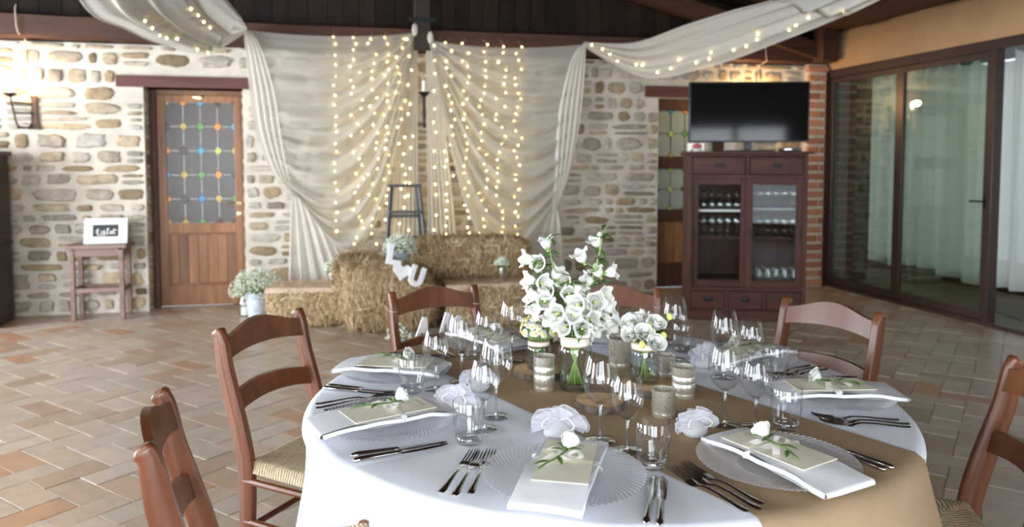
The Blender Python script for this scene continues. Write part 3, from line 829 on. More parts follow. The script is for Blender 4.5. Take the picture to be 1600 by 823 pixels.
# napkin: a folded band of linen, outer end turned over in a soft roll  (local +y outwards)
def napkin_mesh(seed):
    g = G(); L0, L1, th = -.155, .175, .011
    prof = []
    for k in range(15): prof.append((lerp(L0, L1, k / 14), 0))
    for k in range(1, 7): prof.append((L1 + .0075 * sin(PI * k / 7), .0065 - .0065 * cos(PI * k / 7)))
    for k in range(15): prof.append((lerp(L1, L0, k / 14), .013))
    m = len(prof)
    def fn(u, v):
        y, z_ = prof[int(round(v * (m - 1)))]; x = lerp(-.068, .068, u)
        dr = -.010 * max(0, abs(y - .01) - .10) / .07
        wv = .0025 * noise.noise((x * 18 + seed, y * 14, z_ * 30)) + .003 * sin(y * 24 + seed) * (abs(x) / .07) ** 2
        return (x * (1 + .03 * noise.noise((y * 12, seed, 0))), y, z_ + dr + wv + .002)
    g.grid(fn, 13, m)
    for s in (-1, 1):       # inner layers seen at the long edges
        g.tube([(s * .066, lerp(L0, L1, k / 10), .0075 + .0015 * sin(k * 1.7 + seed) - .010 * max(0, abs(lerp(L0, L1, k / 10) - .01) - .10) / .07) for k in range(11)], .0055, 6, None, .6)
    return g.mesh('napkin', M['napkin'], True, 0)
nap_me = [napkin_mesh(s) for s in (0.3, 2.1, 4.4)]
def squiggle(g, x, y, w, h, n, z, r):
    P = [(x + w * k / (n * 4), y + h * (.5 + .5 * sin(k * PI / 2 + .3 * k)), z) for k in range(n * 4 + 1)]
    g.tube(P, r, 4, None, 1, (0, 0, 1))
card_me = G().box(-.054, .054, -.108, .102, 0, .0016).mesh('menu_card', M['card'], False)
g = G()
squiggle(g, -.026, -.095, .052, .012, 6, .0017, .0005)
print_me = g.mesh('menu_print', M['ink'], False)
g = G()
for k in range(8):     # sheer ribbon across with two tails
    pass
def ribbon(P, w, n=18, tilt=0.0):
    P = smooth_pts(P, 6); m = len(P)
    def fn(u, v):
        i = int(round(v * (m - 1))); p = P[i]; d = (P[min(i + 1, m - 1)] - P[max(i - 1, 0)]); sd = Vector((-d.y, d.x, 0))
        if sd.length < 1e-6: sd = Vector((1, 0, 0))
        sd.normalize(); return p + sd * ((u - .5) * w) + Vector((0, 0, (u - .5) * w * tilt * sin(v * 9)))
    return fn, m
for P, w in (([(-.072, -.012, .004), (-.066, -.01, .019), (-.03, -.006, .0215), (0, 0, .024), (.03, -.002, .0215), (.066, -.006, .019), (.072, -.006, .004)], .017),
             ([(0, 0, .026), (.02, -.012, .032), (.045, -.022, .027), (.062, -.03, .025)], .016),
             ([(0, 0, .026), (.016, .020, .032), (.040, .045, .025)], .015),
             ([(0, 0, .026), (-.02, -.012, .034), (-.035, .0, .03), (-.02, .01, .027), (0, 0, .026)], .010)):
    fn, m = ribbon(P, w, tilt=.3); g.grid(fn, 3, m)
rib_me = g.mesh('ribbon', M['ribbon'], True, 0)
# a rose bud with its stem
def rose_mesh(rad, npet=13, mat='petal', seed=0, openness=.5):
    rr = random.Random(seed); g = G()
    for k in range(npet):
        t = k / (npet - 1); a0 = k * 2.4 + rr.uniform(-.2, .2); r0 = rad * lerp(.16, .92, t ** .9); hgt = rad * lerp(1.55, 1.15, t); wid = lerp(3.0, 1.9, t)
        def fn(u, v, r0=r0, hgt=hgt, a0=a0, wid=wid, t=t):
            a = a0 + (u - .5) * wid * (.55 + .45 * sin(PI * min(1, .15 + v * .75))); curl = max(0, v - .72) ** 2 * rad * lerp(.5, 3.2 * openness + .6, t)
            r = r0 * (.30 + .70 * sin(min(1, v * 1.2) * PI / 2)) + curl + rad * .04 * u
            return (r * cos(a), r * sin(a), hgt * v * (1 - .12 * (2 * u - 1) ** 2) - curl * .5)
        g.grid(fn, 9, 7)
    return g.mesh('rose_petals', M[mat], True, 0)
rosebud_me = rose_mesh(.019, 16, seed=2, openness=.55)
g = G().tube(smooth_pts([(0, -.03, .003), (-.004, .03, .006), (0, .055, .006), (.005, .088, .003)], 5), .0020, 6)
def leafquad(g, p, d, w, up=(0, 0, 1), n=6, curl=.25):
    p = Vector(p); d = Vector(d); L = d.length; d = d.normalized(); s = d.cross(Vector(up)).normalized(); u_ = s.cross(d)
    def fn(u, v):
        ww = w * sin(PI * min(1, .08 + v * .92)) ** .8; return p + d * (L * v) + s * ((u - .5) * ww) + u_ * (-curl * L * v * v + abs(u - .5) * ww * .4)
    g.grid(fn, 3, n)
for p, d in (((0, -.02, .006), (.028, -.022, .012)), ((0, -.02, .006), (-.030, -.014, .010)), ((0, -.015, .006), (.024, .012, .01)), ((-.003, .02, .006), (-.024, .026, .006)), ((0, .05, .006), (.022, .022, .004)), ((0, -.018, .008), (.004, -.036, .02))): leafquad(g, p, d, .011)
rosestem_me = g.mesh('rose_stem', M['leaf'], True, 0)
# cutlery (local: handle end towards +y)
def strip(g, st, th=.0016):
    """st: (y, halfwidth, z)"""
    n = len(st)
    def fn(u, v):
        y, w, z_ = st[int(round(v * (n - 1)))]; k = int(round(u * 4))
        q = [(-1, 0), (-.5, th), (.5, th), (1, 0), (0, -th)][k if k < 5 else 0]
        return (q[0] * w, y, z_ + q[1])
    v = []; f = []
    for y, w, z_ in st:
        for a, b in ((-1, 0), (-.6, th), (.6, th), (1, 0), (.6, -th * .4), (-.6, -th * .4)): v.append((a * w, y, z_ + b))
    for i in range(n - 1):
        for q in range(6): f.append((i * 6 + q, i * 6 + (q + 1) % 6, (i + 1) * 6 + (q + 1) % 6, (i + 1) * 6 + q))
    f.append(tuple(range(5, -1, -1))); f.append(tuple((n - 1) * 6 + q for q in range(6)))
    g.add(v, f)
fk = G()
strip(fk, [(-.040, .0118, .0045), (-.034, .0128, .003), (-.022, .0120, .002), (-.012, .0065, .005), (0, .0036, .008), (.03, .0032, .008), (.06, .0046, .0055), (.088, .0072, .004), (.100, .0066, .004), (.104, .003, .004)], .0018)
for k in range(4):
    x = -.0096 + k * .0064
    fk.tube([(x, -.038, .0043), (x, -.060, .006), (x * .97, -.080, .010), (x * .95, -.090, .014)], [.0019, .0018, .0015, .0007], 5)
fork_me = fk.mesh('fork', M['steel'], True, 50)
kb = G(); strip(kb, [(-.115, .001, .003), (-.108, .0055, .003), (-.095, .0085, .003), (-.06, .0098, .003), (-.02, .0090, .003), (0, .006, .003)], .0010)
blade_me = kb.mesh('blade', M['steel'], True, 50)
kh = G().tube([(0, -.002, .005), (0, .004, .005), (0, .012, .0055), (0, .05, .006), (0, .09, .0065), (0, .102, .006), (0, .106, .005)], [.004, .0062, .0058, .0068, .0082, .0072, .002], 10, None, .75, (1, 0, 0))
handle_me = kh.mesh('handle', M['steel'], True, 50)
# wine glasses and tumblers
def glass_parts(H, rb, stem, foot, name):
    zb = H * stem
    bowl = [(.002, zb), (.010, zb + .003), (rb * .55, zb + .012), (rb * .86, zb + .028), (rb, zb + .046), (rb * .98, lerp(zb, H, .62)), (rb * .86, lerp(zb, H, .82)), (rb * .72, H - .001), (rb * .705, H), (rb * .70, H - .001)]
    b = G().lathe(bowl, 36).mesh('bowl', M['glass'], True, 0)
    s = G().lathe([(foot * .22, .0035), (.0055, .007), (.0038, .016), (.0035, zb * .6), (.0042, zb - .006), (.010, zb + .003)], 14).mesh('stem', M['stemglass'], True, 0)
    f = G().lathe([(foot, 0), (foot + .0008, .0012), (foot * .96, .0022), (foot * .5, .0032), (foot * .22, .0045)], 32).mesh('foot', M['stemglass'], True, 0)
    return [('bowl', b), ('stem', s), ('foot', f)]
BIG = glass_parts(.205, .0415, .42, .0355, 'big'); SMALL = glass_parts(.172, .037, .41, .033, 'small')
tw = G().lathe([(.031, .016), (.0335, .03), (.0365, .06), (.0372, .099), (.0365, .1), (.0358, .099)], 36).mesh('wall', M['glass'], True, 0)
tbm = G().lathe([(.001, .0005), (.026, .0005), (.029, .004), (.0312, .016), (.030, .018), (.024, .012), (.001, .010)], 28).mesh('base', M['stemglass'], True, 50)
TUMB = [('wall', tw), ('base', tbm)]
def glass(parts, name, label, cat, xy, group, z=ON, s=1.0, rz=0):
    t = thing(name, label, cat, (xy[0], xy[1], z), rz, group); t.scale = (s, s, s)
    for n_, me in parts: link(n_, me, t)
    return t
# tulle favour bags
def favour(label, xy, rz, s=1.0):
    t = thing('favour_bag', label, 'favour bag', (xy[0], xy[1], ON), rz, 'tulle favour bags on the table'); t.scale = (s * 1.1, s, s * .82)
    G().lathe([(.004, .001), (.022, .002), (.030, .014), (.028, .028), (.016, .040), (.007, .046)], 22).obj('pouch', M['tulle_dense'], t, angle=0)
    g = G()
    for k in range(9):
        a = k * 2.4; g.ball((.013 * cos(a) * (k % 3) / 1.6, .013 * sin(a) * (k % 3) / 1.6, .010 + .007 * (k // 3)), (.0085, .007, .0065), 6)
    g.obj('sugared_almonds', M['petal'], t)
    g = G()
    for L, (rad, tilt, ph) in enumerate(((.050, .25, 0), (.046, -.15, 1.3), (.040, .7, 2.2))):
        def fn(u, v, rad=rad, ph=ph, tilt=tilt):
            a = lerp(-1.95, 1.95, u); pl_ = .0065 * v * sin(a * 7 + ph) + .004 * v * sin(a * 13 + 2 * ph); r = .004 + rad * v * (1 + .05 * sin(a * 5 + ph))
            return (r * sin(a), pl_ + tilt * r * .55 - .25 * rad * v * v, max(.004, .036 + r * cos(a) * .92))
        g.grid(fn, 60, 9)
        g.tube([fn(u / 59, 1.0) for u in range(60)], .0010, 4)
    g.obj('ruffle', M['tulle'], t, angle=0)
    g = G()
    for k in range(4):
        a = k * 1.7 + .4; d = Vector((cos(a), sin(a), 0))
        g.tube(smooth_pts([Vector((0, 0, .046)), d * .022 + Vector((0, 0, .060)), d * .040 + Vector((0, 0, .046)), d * .026 + Vector((0, 0, .030)), Vector((0, 0, .046))], 5), .0016, 5, None, 1.6)
    g.obj('ribbon_loop', M['ribbon'], t, angle=0); return t

SET = [   # name of the place, plate angle, napkin turn, glasses: big, small, tumbler, favour bag
    ('at the chairless place left of the runner', -116, -2, (.575, 1.616), (.614, 1.547), (.632, 1.450), (.487, 1.650)),
    ('on the runner end away from the hay', -72.8, -2, (.907, 1.650), (.973, 1.621), (1.040, 1.596), (.803, 1.600)),
    ('at the place opposite the sliding doors', -166, 3, (.374, 1.828), (.330, 1.749), (.279, 1.671), (.290, 1.890)),
    ('at the place towards the stained-glass door', 152, 4, (.337, 2.150), (.255, 2.092), (.187, 2.085), (.372, 2.060)),
    ('at the place towards the hay bales', 109, 6, (.533, 2.347), (.447, 2.345), (.40, 2.42), None),
    ('at the place towards the bare stone wall', 67, 3, (1.054, 2.254), (.985, 2.31), (1.128, 2.345), None),
    ('at the place towards the cabinet', 20, 0, (1.105, 2.02), (1.187, 2.011), (1.247, 1.975), (1.102, 2.145)),
    ('at the place towards the open porch doorway', -20, 6, None, None, None, None)]
for i, (wh, th, tw_, gb, gs, gt, fv) in enumerate(SET):
    p = ring_pt(th, .62 if th != 20 else .60); rz = R(th) - PI / 2
    pl = link('charger_plate', plate_me); pl.location = (p.x, p.y, ON + .0005); pl.rotation_euler = (0, 0, rz)
    tag(pl, 'clear fluted glass charger plate ' + wh, 'plate', 'glass charger plates')
    top = ON + .021
    nz = thing('napkin_bundle', 'tied white napkin with card and rose ' + wh, 'napkin', (p.x, p.y, top), rz + R(tw_), 'tied napkins on the plates')
    link('napkin', nap_me[i % 3], nz)
    cd = inst('menu_card', card_me, nz, T(-.004, -.0, .0175) @ RZ(R(4))); link('print', print_me, cd).matrix_local = Matrix.Identity(4)
    inst('ribbon', rib_me, nz, T(0, -.006, .0008) @ RZ(R(-8 + 5 * (i % 4))))
    rsx = inst('rose_stem', rosestem_me, nz, T(.008, -.004, .0262) @ RZ(R(-16 + 6 * (i % 3))))
    inst('rose_head', rosebud_me, rsx, T(0, -.024, .010) @ RX(R(60)) @ SC(1.12, 1.12, 1.12))
    o_ = Vector((cos(R(th)), sin(R(th)))); lf = Vector((o_.y, -o_.x))
    jit = random.Random(i)
    for k, (nm, off, out, turn) in enumerate((('fork', .170, .004, 2), ('fork', .193, .018, 0), ('fork', .216, .012, -2))):
        q = p + lf * off + o_ * out
        f = link('dinner_fork', fork_me); f.location = (q.x, q.y, ON + (.0012, .0012, .0012)[k]); f.rotation_euler = (0, 0, rz + R(turn + jit.uniform(-2, 2))); f.scale = (1.08, 1.08, 1)
        tag(f, 'steel fork, ' + ('inner', 'middle', 'outer')[k] + ' one ' + wh, 'fork', 'forks beside the plates')
    for k, (off, out) in enumerate(((.174, .028), (.195, .03))):
        q = p - lf * off + o_ * (out + (.028 if i == 0 else 0))
        kn = thing('table_knife', 'steel knife, ' + ('inner' if k == 0 else 'outer') + ' one ' + wh, 'knife', (q.x, q.y, ON), rz + R(jit.uniform(-3, 3)), 'knives beside the plates')
        link('blade', blade_me, kn); link('handle', handle_me, kn)
    if gb: glass(BIG, 'wine_glass', 'large clear wine glass ' + wh, 'wine glass', gb, 'large wine glasses')
    if gs: glass(SMALL, 'wine_glass', 'smaller clear wine glass ' + wh, 'wine glass', gs, 'small wine glasses')
    if gt: glass(TUMB, 'tumbler', 'clear water tumbler ' + wh, 'tumbler', gt, 'water tumblers')
    if fv: favour('white tulle favour bag ' + wh, fv, R((-18, 8, -35, -10, 0, 0, 25, 0)[i]), (1.12, .95, 1.05, .95, 1, 1, 1.1, 1)[i])

# ================================================================ CENTREPIECE
def log_slice(label, xy, r, h, seed):
    t = thing('log_slice', label, 'wood slice', (xy[0], xy[1], ON), seed, 'log slices under the jars')
    def rad(a): return r * (1 + .05 * noise.noise((cos(a) * 1.3 + seed, sin(a) * 1.3, seed)))
    n = 40
    b = G().grid(lambda u, v: ((rad(2 * PI * u) + .004 * sin(v * PI) + .003 * noise.noise((u * 60, v * 3, seed))) * cos(2 * PI * u), (rad(2 * PI * u) + .004 * sin(v * PI)) * sin(2 * PI * u), h * v), n * 2, 4, None, True)
    b.obj('bark', M['bark'], t, angle=0)
    f = G(); f.add([(rad(2 * PI * k / n) * cos(2 * PI * k / n), rad(2 * PI * k / n) * sin(2 * PI * k / n), h + .0004) for k in range(n)], [tuple(range(n))])
    f.add([(rad(2 * PI * k / n) * cos(2 * PI * k / n), rad(2 * PI * k / n) * sin(2 * PI * k / n), .0003) for k in range(n)], [tuple(range(n - 1, -1, -1))])
    f.obj('cut_face', M['slice'], t, smooth=False)
SLH = .020
log_slice('bark-edged log slice under the jar of daisies', (.575, 2.17), .073, SLH, 1)
log_slice('bark-edged log slice between the bellflower jar and the wine glass', (.655, 1.845), .062, SLH, 2)
log_slice('bark-edged log slice under the jar of roses', (.835, 1.955), .075, SLH, 3)
def jar(label, xy, r, h, z, water=.3):
    t = thing('flower_jar', label, 'jar', (xy[0], xy[1], z), 0, 'flower jars in the middle of the table')
    G().lathe([(.001, .004), (r * .8, .003), (r * .9, 0), (r, .012), (r, h * .72), (r * .97, h * .78), (r * .82, h * .85), (r * .80, h * .88), (r * .82, h * .90), (r * .82, h), (r * .80, h), (r * .78, h * .9)], 36).obj('glass_body', M['jar'], t, angle=0)
    G().lathe([(.001, .006), (r * .86, .006), (r * .94, .014), (r * .94, h * water)], 28).obj('water', M['jar'], t, angle=0)
    b = G().lathe([(r * .845, h * .80), (r * .865, h * .82), (r * .865, h * .97), (r * .845, h * .985)], 36); b.obj('lace_band', M['lace'], t, angle=0)
    for k in (.81, .965): G().tube([(r * .87 * cos(2 * PI * q / 30), r * .87 * sin(2 * PI * q / 30), h * k) for q in range(31)], .0016, 5).obj('twine', M['twine'], t, angle=0)
    return t
JB, JL, JR = (.642, 2.020), (.578, 2.178), (.833, 1.975)
jar('tall glass jar with lace band holding white bellflowers', JB, .047, .155, ON)
jar('small glass jar with lace band holding daisies', JL, .038, .088, ON + SLH + .0005, .45)
jar('glass jar with lace band holding white roses', JR, .043, .118, ON + SLH + .0005, .4)
def mug(label, xy, r, h, ribs=0, z=ON, step=False):
    t = thing('votive_holder', label, 'candle holder', (xy[0], xy[1], z), 0, 'silvered glass votive holders')
    n = 48
    prof = [(.001, .0), (r * .9, 0), (r * .97, .004), (r * .97, .012), (r * .94, .016), (r, .02), (r, h * .96), (r * 1.03, h), (r * .97, h), (r * .95, h * .5), (r * .9, .012), (.001, .01)]
    if step: prof[6:6] = [(r, h * .45), (r * .96, h * .48), (r, h * .52), (r, h * .68), (r * .96, h * .71), (r, h * .75)]
    m = len(prof)
    def fn(u, v):
        q, z_ = prof[int(round(v * (m - 1)))]; a = 2 * PI * u; q2 = q * (1 + (.03 * cos(ribs * a) if ribs and .02 < z_ else 0)); return (q2 * cos(a), q2 * sin(a), z_)
    G().grid(fn, 96 if ribs else n, m, None, True).obj('cup', M['mercury'], t, angle=45)
    G().lathe([(.001, h * .42), (r * .8, h * .42), (r * .8, .016), (.001, .015)], 20).obj('candle', M['candle'], t)
mug('tall speckled silvered votive holder beside the daisy jar', (.553, 2.025), .030, .098, 0, ON, True)
mug('fluted silvered votive holder between bellflower and rose jars', (.850, 2.215), .034, .092, 18)
mug('short silvered votive holder behind the rose jar', (.948, 2.082), .027, .064, 16)
mug('banded silvered votive holder beside the rose jar', (.908, 1.880), .032, .085, 0, ON, True)
mug('small silvered votive holder next to the tulle bag', (.789, 1.745), .030, .070)

# ---- white bellflowers
def bell_mesh(s):
    g = G()
    prof = [(0, .004), (.010, .013), (.022, .0195), (.034, .0215), (.044, .0255), (.050, .034)]
    def fn(u, v):
        k = v * (len(prof) - 1); i = min(int(k), len(prof) - 2); z_, r = [lerp(prof[i][q], prof[i + 1][q], k - i) for q in (0, 1)]
        a = 2 * PI * u; lob = cos(5 * a); r *= 1 + .10 * lob * v ** 3; z2 = z_ + .006 * lob * v ** 4 - .004 * v ** 8
        return (r * cos(a) * s, r * sin(a) * s, z2 * s)
    g.grid(fn, 40, 11, None, True); return g.mesh('petals', M['petal'], True, 0)
bellme = bell_mesh(1.0)
g = G()
for k in range(5):
    a = 2 * PI * k / 5; leafquad(g, (.003 * cos(a), .003 * sin(a), -.002), (.022 * cos(a), .022 * sin(a), .014), .009, (0, 0, 1), 5, -.3)
g.ball((0, 0, -.003), (.006, .006, .006), 6); calyx = g.mesh('calyx', M['leafpale'], True, 0)
g = G().tube([(0, 0, .004), (0, 0, .03)], [.0018, .0014], 6); g.ball((0, 0, .031), (.005, .005, .004), 6); pistil = g.mesh('pistil', M['bud'], True, 0)
# camera-facing frame of the bouquet is not used: x to the right of the table axis, z up, y depth
BX = Vector((.975, -.222, 0)); BY = Vector((.222, .975, 0))
jb = Vector((JB[0], JB[1], ON))
PXM = .00178
BELLS = [(205, 95, -.4, 'u'), (60, 220, -.9, 'l'), (160, 250, -.5, 'lf'), (80, 380, -1, 'l'), (170, 390, -.6, 'rf'), (355, 385, 0, 'lf'), (380, 475, .1, 'f'), (455, 440, .3, 'rd'),
         (590, 90, .5, 'lu'), (470, 195, .3, 'lu'), (600, 310, .5, 'lu'), (700, 310, .8, 'r'), (530, 385, .5, 'l'), (105, 500, -.9, 'l'), (195, 530, -.6, 'f'), (225, 460, -.5, 'lf'),
         (120, 590, -.8, 'ld'), (290, 610, -.3, 'lf'), (240, 655, -.5, 'ld'), (405, 615, .1, 'f'), (580, 535, .6, 'f'), (505, 575, .4, 'lf'), (345, 710, -.1, 'lf'), (475, 725, .2, 'f'),
         (575, 735, .5, 'rd'), (615, 640, .7, 'rf'), (690, 580, 1, 'r'), (700, 720, 1, 'rd'), (290, 330, -.2, 'ru'), (545, 660, .4, 'rf'), (640, 480, .8, 'rf'), (440, 540, .2, 'lf')]
DIRS = dict(u=(-.25, -.1, 1), l=(-1, -.3, .25), lf=(-.55, -.85, .2), rf=(.6, -.8, .1), f=(.05, -1, .22), r=(1, -.3, .3), rd=(.6, -.5, -.6), ld=(-.6, -.4, -.6), lu=(-.5, -.2, .9), ru=(.5, -.3, .9))
def bvec(x, y, z): return BX * x + BY * y + Vector((0, 0, z))
stems = []
NS = 5
for k in range(NS):
    s = -1 + 2 * k / (NS - 1)
    lab = ['leftmost stem, leaning to the hay bales', 'second stem from the hay-bale side', 'middle stem of the bunch', 'tall stem towards the rose jar', 'low stem leaning over the rose jar'][k]
    t = thing('bellflower_stem', 'white bellflower ' + lab, 'flower', tuple(jb), 0, 'bellflower stems in the tall jar')
    topz = [.36, .43, .30, .45, .24][k]; topx = [-.10, -.075, 0, .075, .09][k]
    P = smooth_pts([bvec(-s * .02, .006 * (k % 2), .012), bvec(s * .012, 0, .12), bvec(s * .028, -.005, .20), bvec(topx * .85, 0, topz * .82), bvec(topx, .0, topz)], 5)
    g = G().tube(P, [lerp(.0042, .002, i / (len(P) - 1)) for i in range(len(P))], 7)
    t_stem = g.obj('stem', M['leafpale'], t, angle=0); stems.append((t, P, topx, topz))
    g = G(); rl = random.Random(k)
    for q in range(26):
        i = rl.randrange(len(P) // 3 + 2, len(P)); a = rl.uniform(0, 2 * PI); L = rl.uniform(.022, .05)
        leafquad(g, P[i], Vector((cos(a) * L, sin(a) * L, rl.uniform(-.01, .025))), rl.uniform(.006, .013))
    for q in range(9):
        a = rl.uniform(0, 2 * PI); L = rl.uniform(.03, .055); leafquad(g, bvec(rl.uniform(-.035, .035), rl.uniform(-.03, .03), .155 + rl.uniform(0, .05)), Vector((cos(a) * L, sin(a) * L, rl.uniform(-.015, .02))), rl.uniform(.010, .018))
    g.obj('leaves', M['leaf'], t, angle=0)
rb = random.Random(3)
for (cx, cy, s, dr) in BELLS:
    px, py = cx / 4.84 + 810, cy / 4.84 + 360
    x = (px - 899) * PXM; zz = (608 - py) * PXM * 1.02 - .0; y = -.05 + .05 * abs(s) + rb.uniform(-.012, .012)
    if zz > .27: y = rb.uniform(-.02, .01)
    pos = bvec(x, y, zz)
    # nearest stem carries it
    best = min(stems, key=lambda st: min((p - pos).length for p in st[1][8:]))
    t, P = best[0], best[1]; q = min(P[8:], key=lambda p: (p - pos).length + .6 * max(0, p.z - pos.z + .02))
    d = Vector(DIRS[dr]); d = (BX * d.x + BY * d.y + Vector((0, 0, d.z))).normalized()
    sc = rb.uniform(.76, .92) * (1 if zz < .27 else .90)
    base = pos - d * .028 * sc
    mr = d.to_track_quat('Z', 'Y').to_matrix().to_4x4()
    fl = inst('bell', bellme, t, T(*base) @ mr @ RZ(rb.uniform(0, 1.2)) @ SC(sc, sc, sc))
    link('calyx', calyx, fl); link('pistil', pistil, fl)
    g = G()
    for q_ in range(3):
        a_ = rb.uniform(0, 2 * PI); leafquad(g, base - d * .008, Vector((cos(a_), sin(a_), rb.uniform(-.3, .5))) * rb.uniform(.025, .045), rb.uniform(.007, .012))
    g.obj('leaf_sprig', M['leaf'], t, angle=0)
    G().tube(smooth_pts([q, (q + base) / 2 + Vector((0, 0, .006)), base], 4), .0016, 5).obj('flower_stalk', M['leafpale'], t, angle=0)

# ---- daisies
def daisy():
    g = G()
    for k in range(11):
        a = 2 * PI * k / 11; c, s = cos(a), sin(a)
        g.add([(c * .002 - s * .0012, s * .002 + c * .0012, 0), (c * .002 + s * .0012, s * .002 - c * .0012, 0), (c * .0085 + s * .0016, s * .0085 - c * .0016, -.0006), (c * .0095, s * .0095, -.001), (c * .0085 - s * .0016, s * .0085 + c * .0016, -.0006)], [(0, 1, 2, 3, 4)])
    p = g.mesh('daisy_petals', M['petal'], False)
    e = G().ball((0, 0, .0008), (.0036, .0036, .0024), 6).mesh('daisy_eye', M['yellow'], True, 0); return p, e
dp, de = daisy(); rd_ = random.Random(8)
db = thing('daisy_bunch', 'bunch of small white daisies with yellow eyes in the low jar', 'flowers', (JL[0], JL[1], ON + SLH + .001))
g = G(); gl = G(); heads = []
for k in range(84):
    u = rd_.random(); a = rd_.uniform(0, 2 * PI); el = math.acos(lerp(.98, -.05, u)); d = Vector((sin(el) * cos(a), sin(el) * sin(a), cos(el)))
    pos = Vector((0, 0, .112)) + Vector((d.x * .060, d.y * .060, d.z * .048)) * rd_.uniform(.88, 1.08)
    heads.append((pos, d)); g.tube([(d.x * .012, d.y * .012, .012), (d.x * .022, d.y * .022, .085), tuple(pos - d * .001)], .0009, 4)
for k in range(70):
    pos, d = rd_.choice(heads); pos = pos * rd_.uniform(.75, .97); a = rd_.uniform(0, 6.28); leafquad(gl, pos + Vector((rd_.uniform(-.01, .01), rd_.uniform(-.01, .01), 0)), (cos(a) * .014, sin(a) * .014, .006), .004, n=4)
g.obj('stems', M['leafpale'], db, angle=0); gl.obj('foliage', M['leaf'], db, angle=0)
for pos, d in heads:
    m_ = T(*pos) @ d.to_track_quat('Z', 'Y').to_matrix().to_4x4() @ RX(rd_.uniform(-.4, .4)) @ SC(1.12, 1.12, 1.12)
    o = inst('daisy_head', dp, db, m_); link('daisy_eye', de, o)

# ---- roses in the right-hand jar
rose_big = rose_mesh(.027, 15, 'rosepetal', 5, .5)
jr = Vector((JR[0], JR[1], ON + SLH + .001))
ROSES = [(240, 75, 'rose at the bellflower side, upper', .0), (238, 145, 'rose at the bellflower side, lower', -.02), (335, 125, 'rose in the middle of the bunch', -.035), (440, 75, 'upper rose at the tumbler side', .0), (418, 195, 'lowest rose, hanging over the lace', -.045), (320, 60, 'rose at the back of the bunch', .03)]
for cx, cy, lab, dep in ROSES:
    x = (930 + cx / 4.84 - 1003) * PXM; zz = (606 - (490 + cy / 4.84)) * PXM * 1.02 - SLH
    t = thing('white_rose', 'white ' + lab, 'rose', tuple(jr), 0, 'white roses in the jar')
    pos = bvec(x, dep, zz); d = (Vector((0, 0, .7)) + bvec(x * 8, dep * 12 - .55, 0)).normalized()
    inst('rose_head', rose_big, t, T(*(pos - d * .016)) @ d.to_track_quat('Z', 'Y').to_matrix().to_4x4())
    G().tube(smooth_pts([bvec(-x * .3, -dep * .3, .012), bvec(x * .25, dep * .3, .10), pos - d * .014], 5), .0022, 6).obj('stem', M['leafpale'], t, angle=0)
    g = G()
    for k in range(5):
        a = k * 1.256; dd = Vector((cos(a), sin(a), .4)) * .016; leafquad(g, pos - d * .017, dd, .008)
    g.obj('sepals', M['leaf'], t, angle=0)
t = thing('rosebud_sprig', 'sprig of yellow-green rose buds and leaves among the white roses', 'flower buds', tuple(jr))
for cx, cy, dep, r in ((312, 197, -.05, .0095), (482, 142, -.03, .010), (405, 108, -.03, .008), (385, 75, -.01, .008), (295, 95, -.02, .007), (545, 15, .0, .009)):
    x = (930 + cx / 4.84 - 1003) * PXM; zz = (606 - (490 + cy / 4.84)) * PXM * 1.02 - SLH
    p = bvec(x, dep, zz); G().ball(tuple(p), (r, r, r * 1.15), 8).obj('bud', M['bud'], t, angle=0)
    G().tube(smooth_pts([bvec(0, 0, .10), bvec(x * .6, dep * .6, .12), p], 4), .0014, 5).obj('stalk', M['leafpale'], t, angle=0)
g = G(); rr_ = random.Random(4)
for k in range(46):
    a = rr_.uniform(0, 2 * PI); q = rr_.uniform(.015, .045); leafquad(g, (q * cos(a), q * sin(a), .112 + rr_.uniform(0, .035)), (cos(a) * .028, sin(a) * .028, rr_.uniform(-.012, .02)), .013)
g.obj('leaves', M['leaf'], t, angle=0)

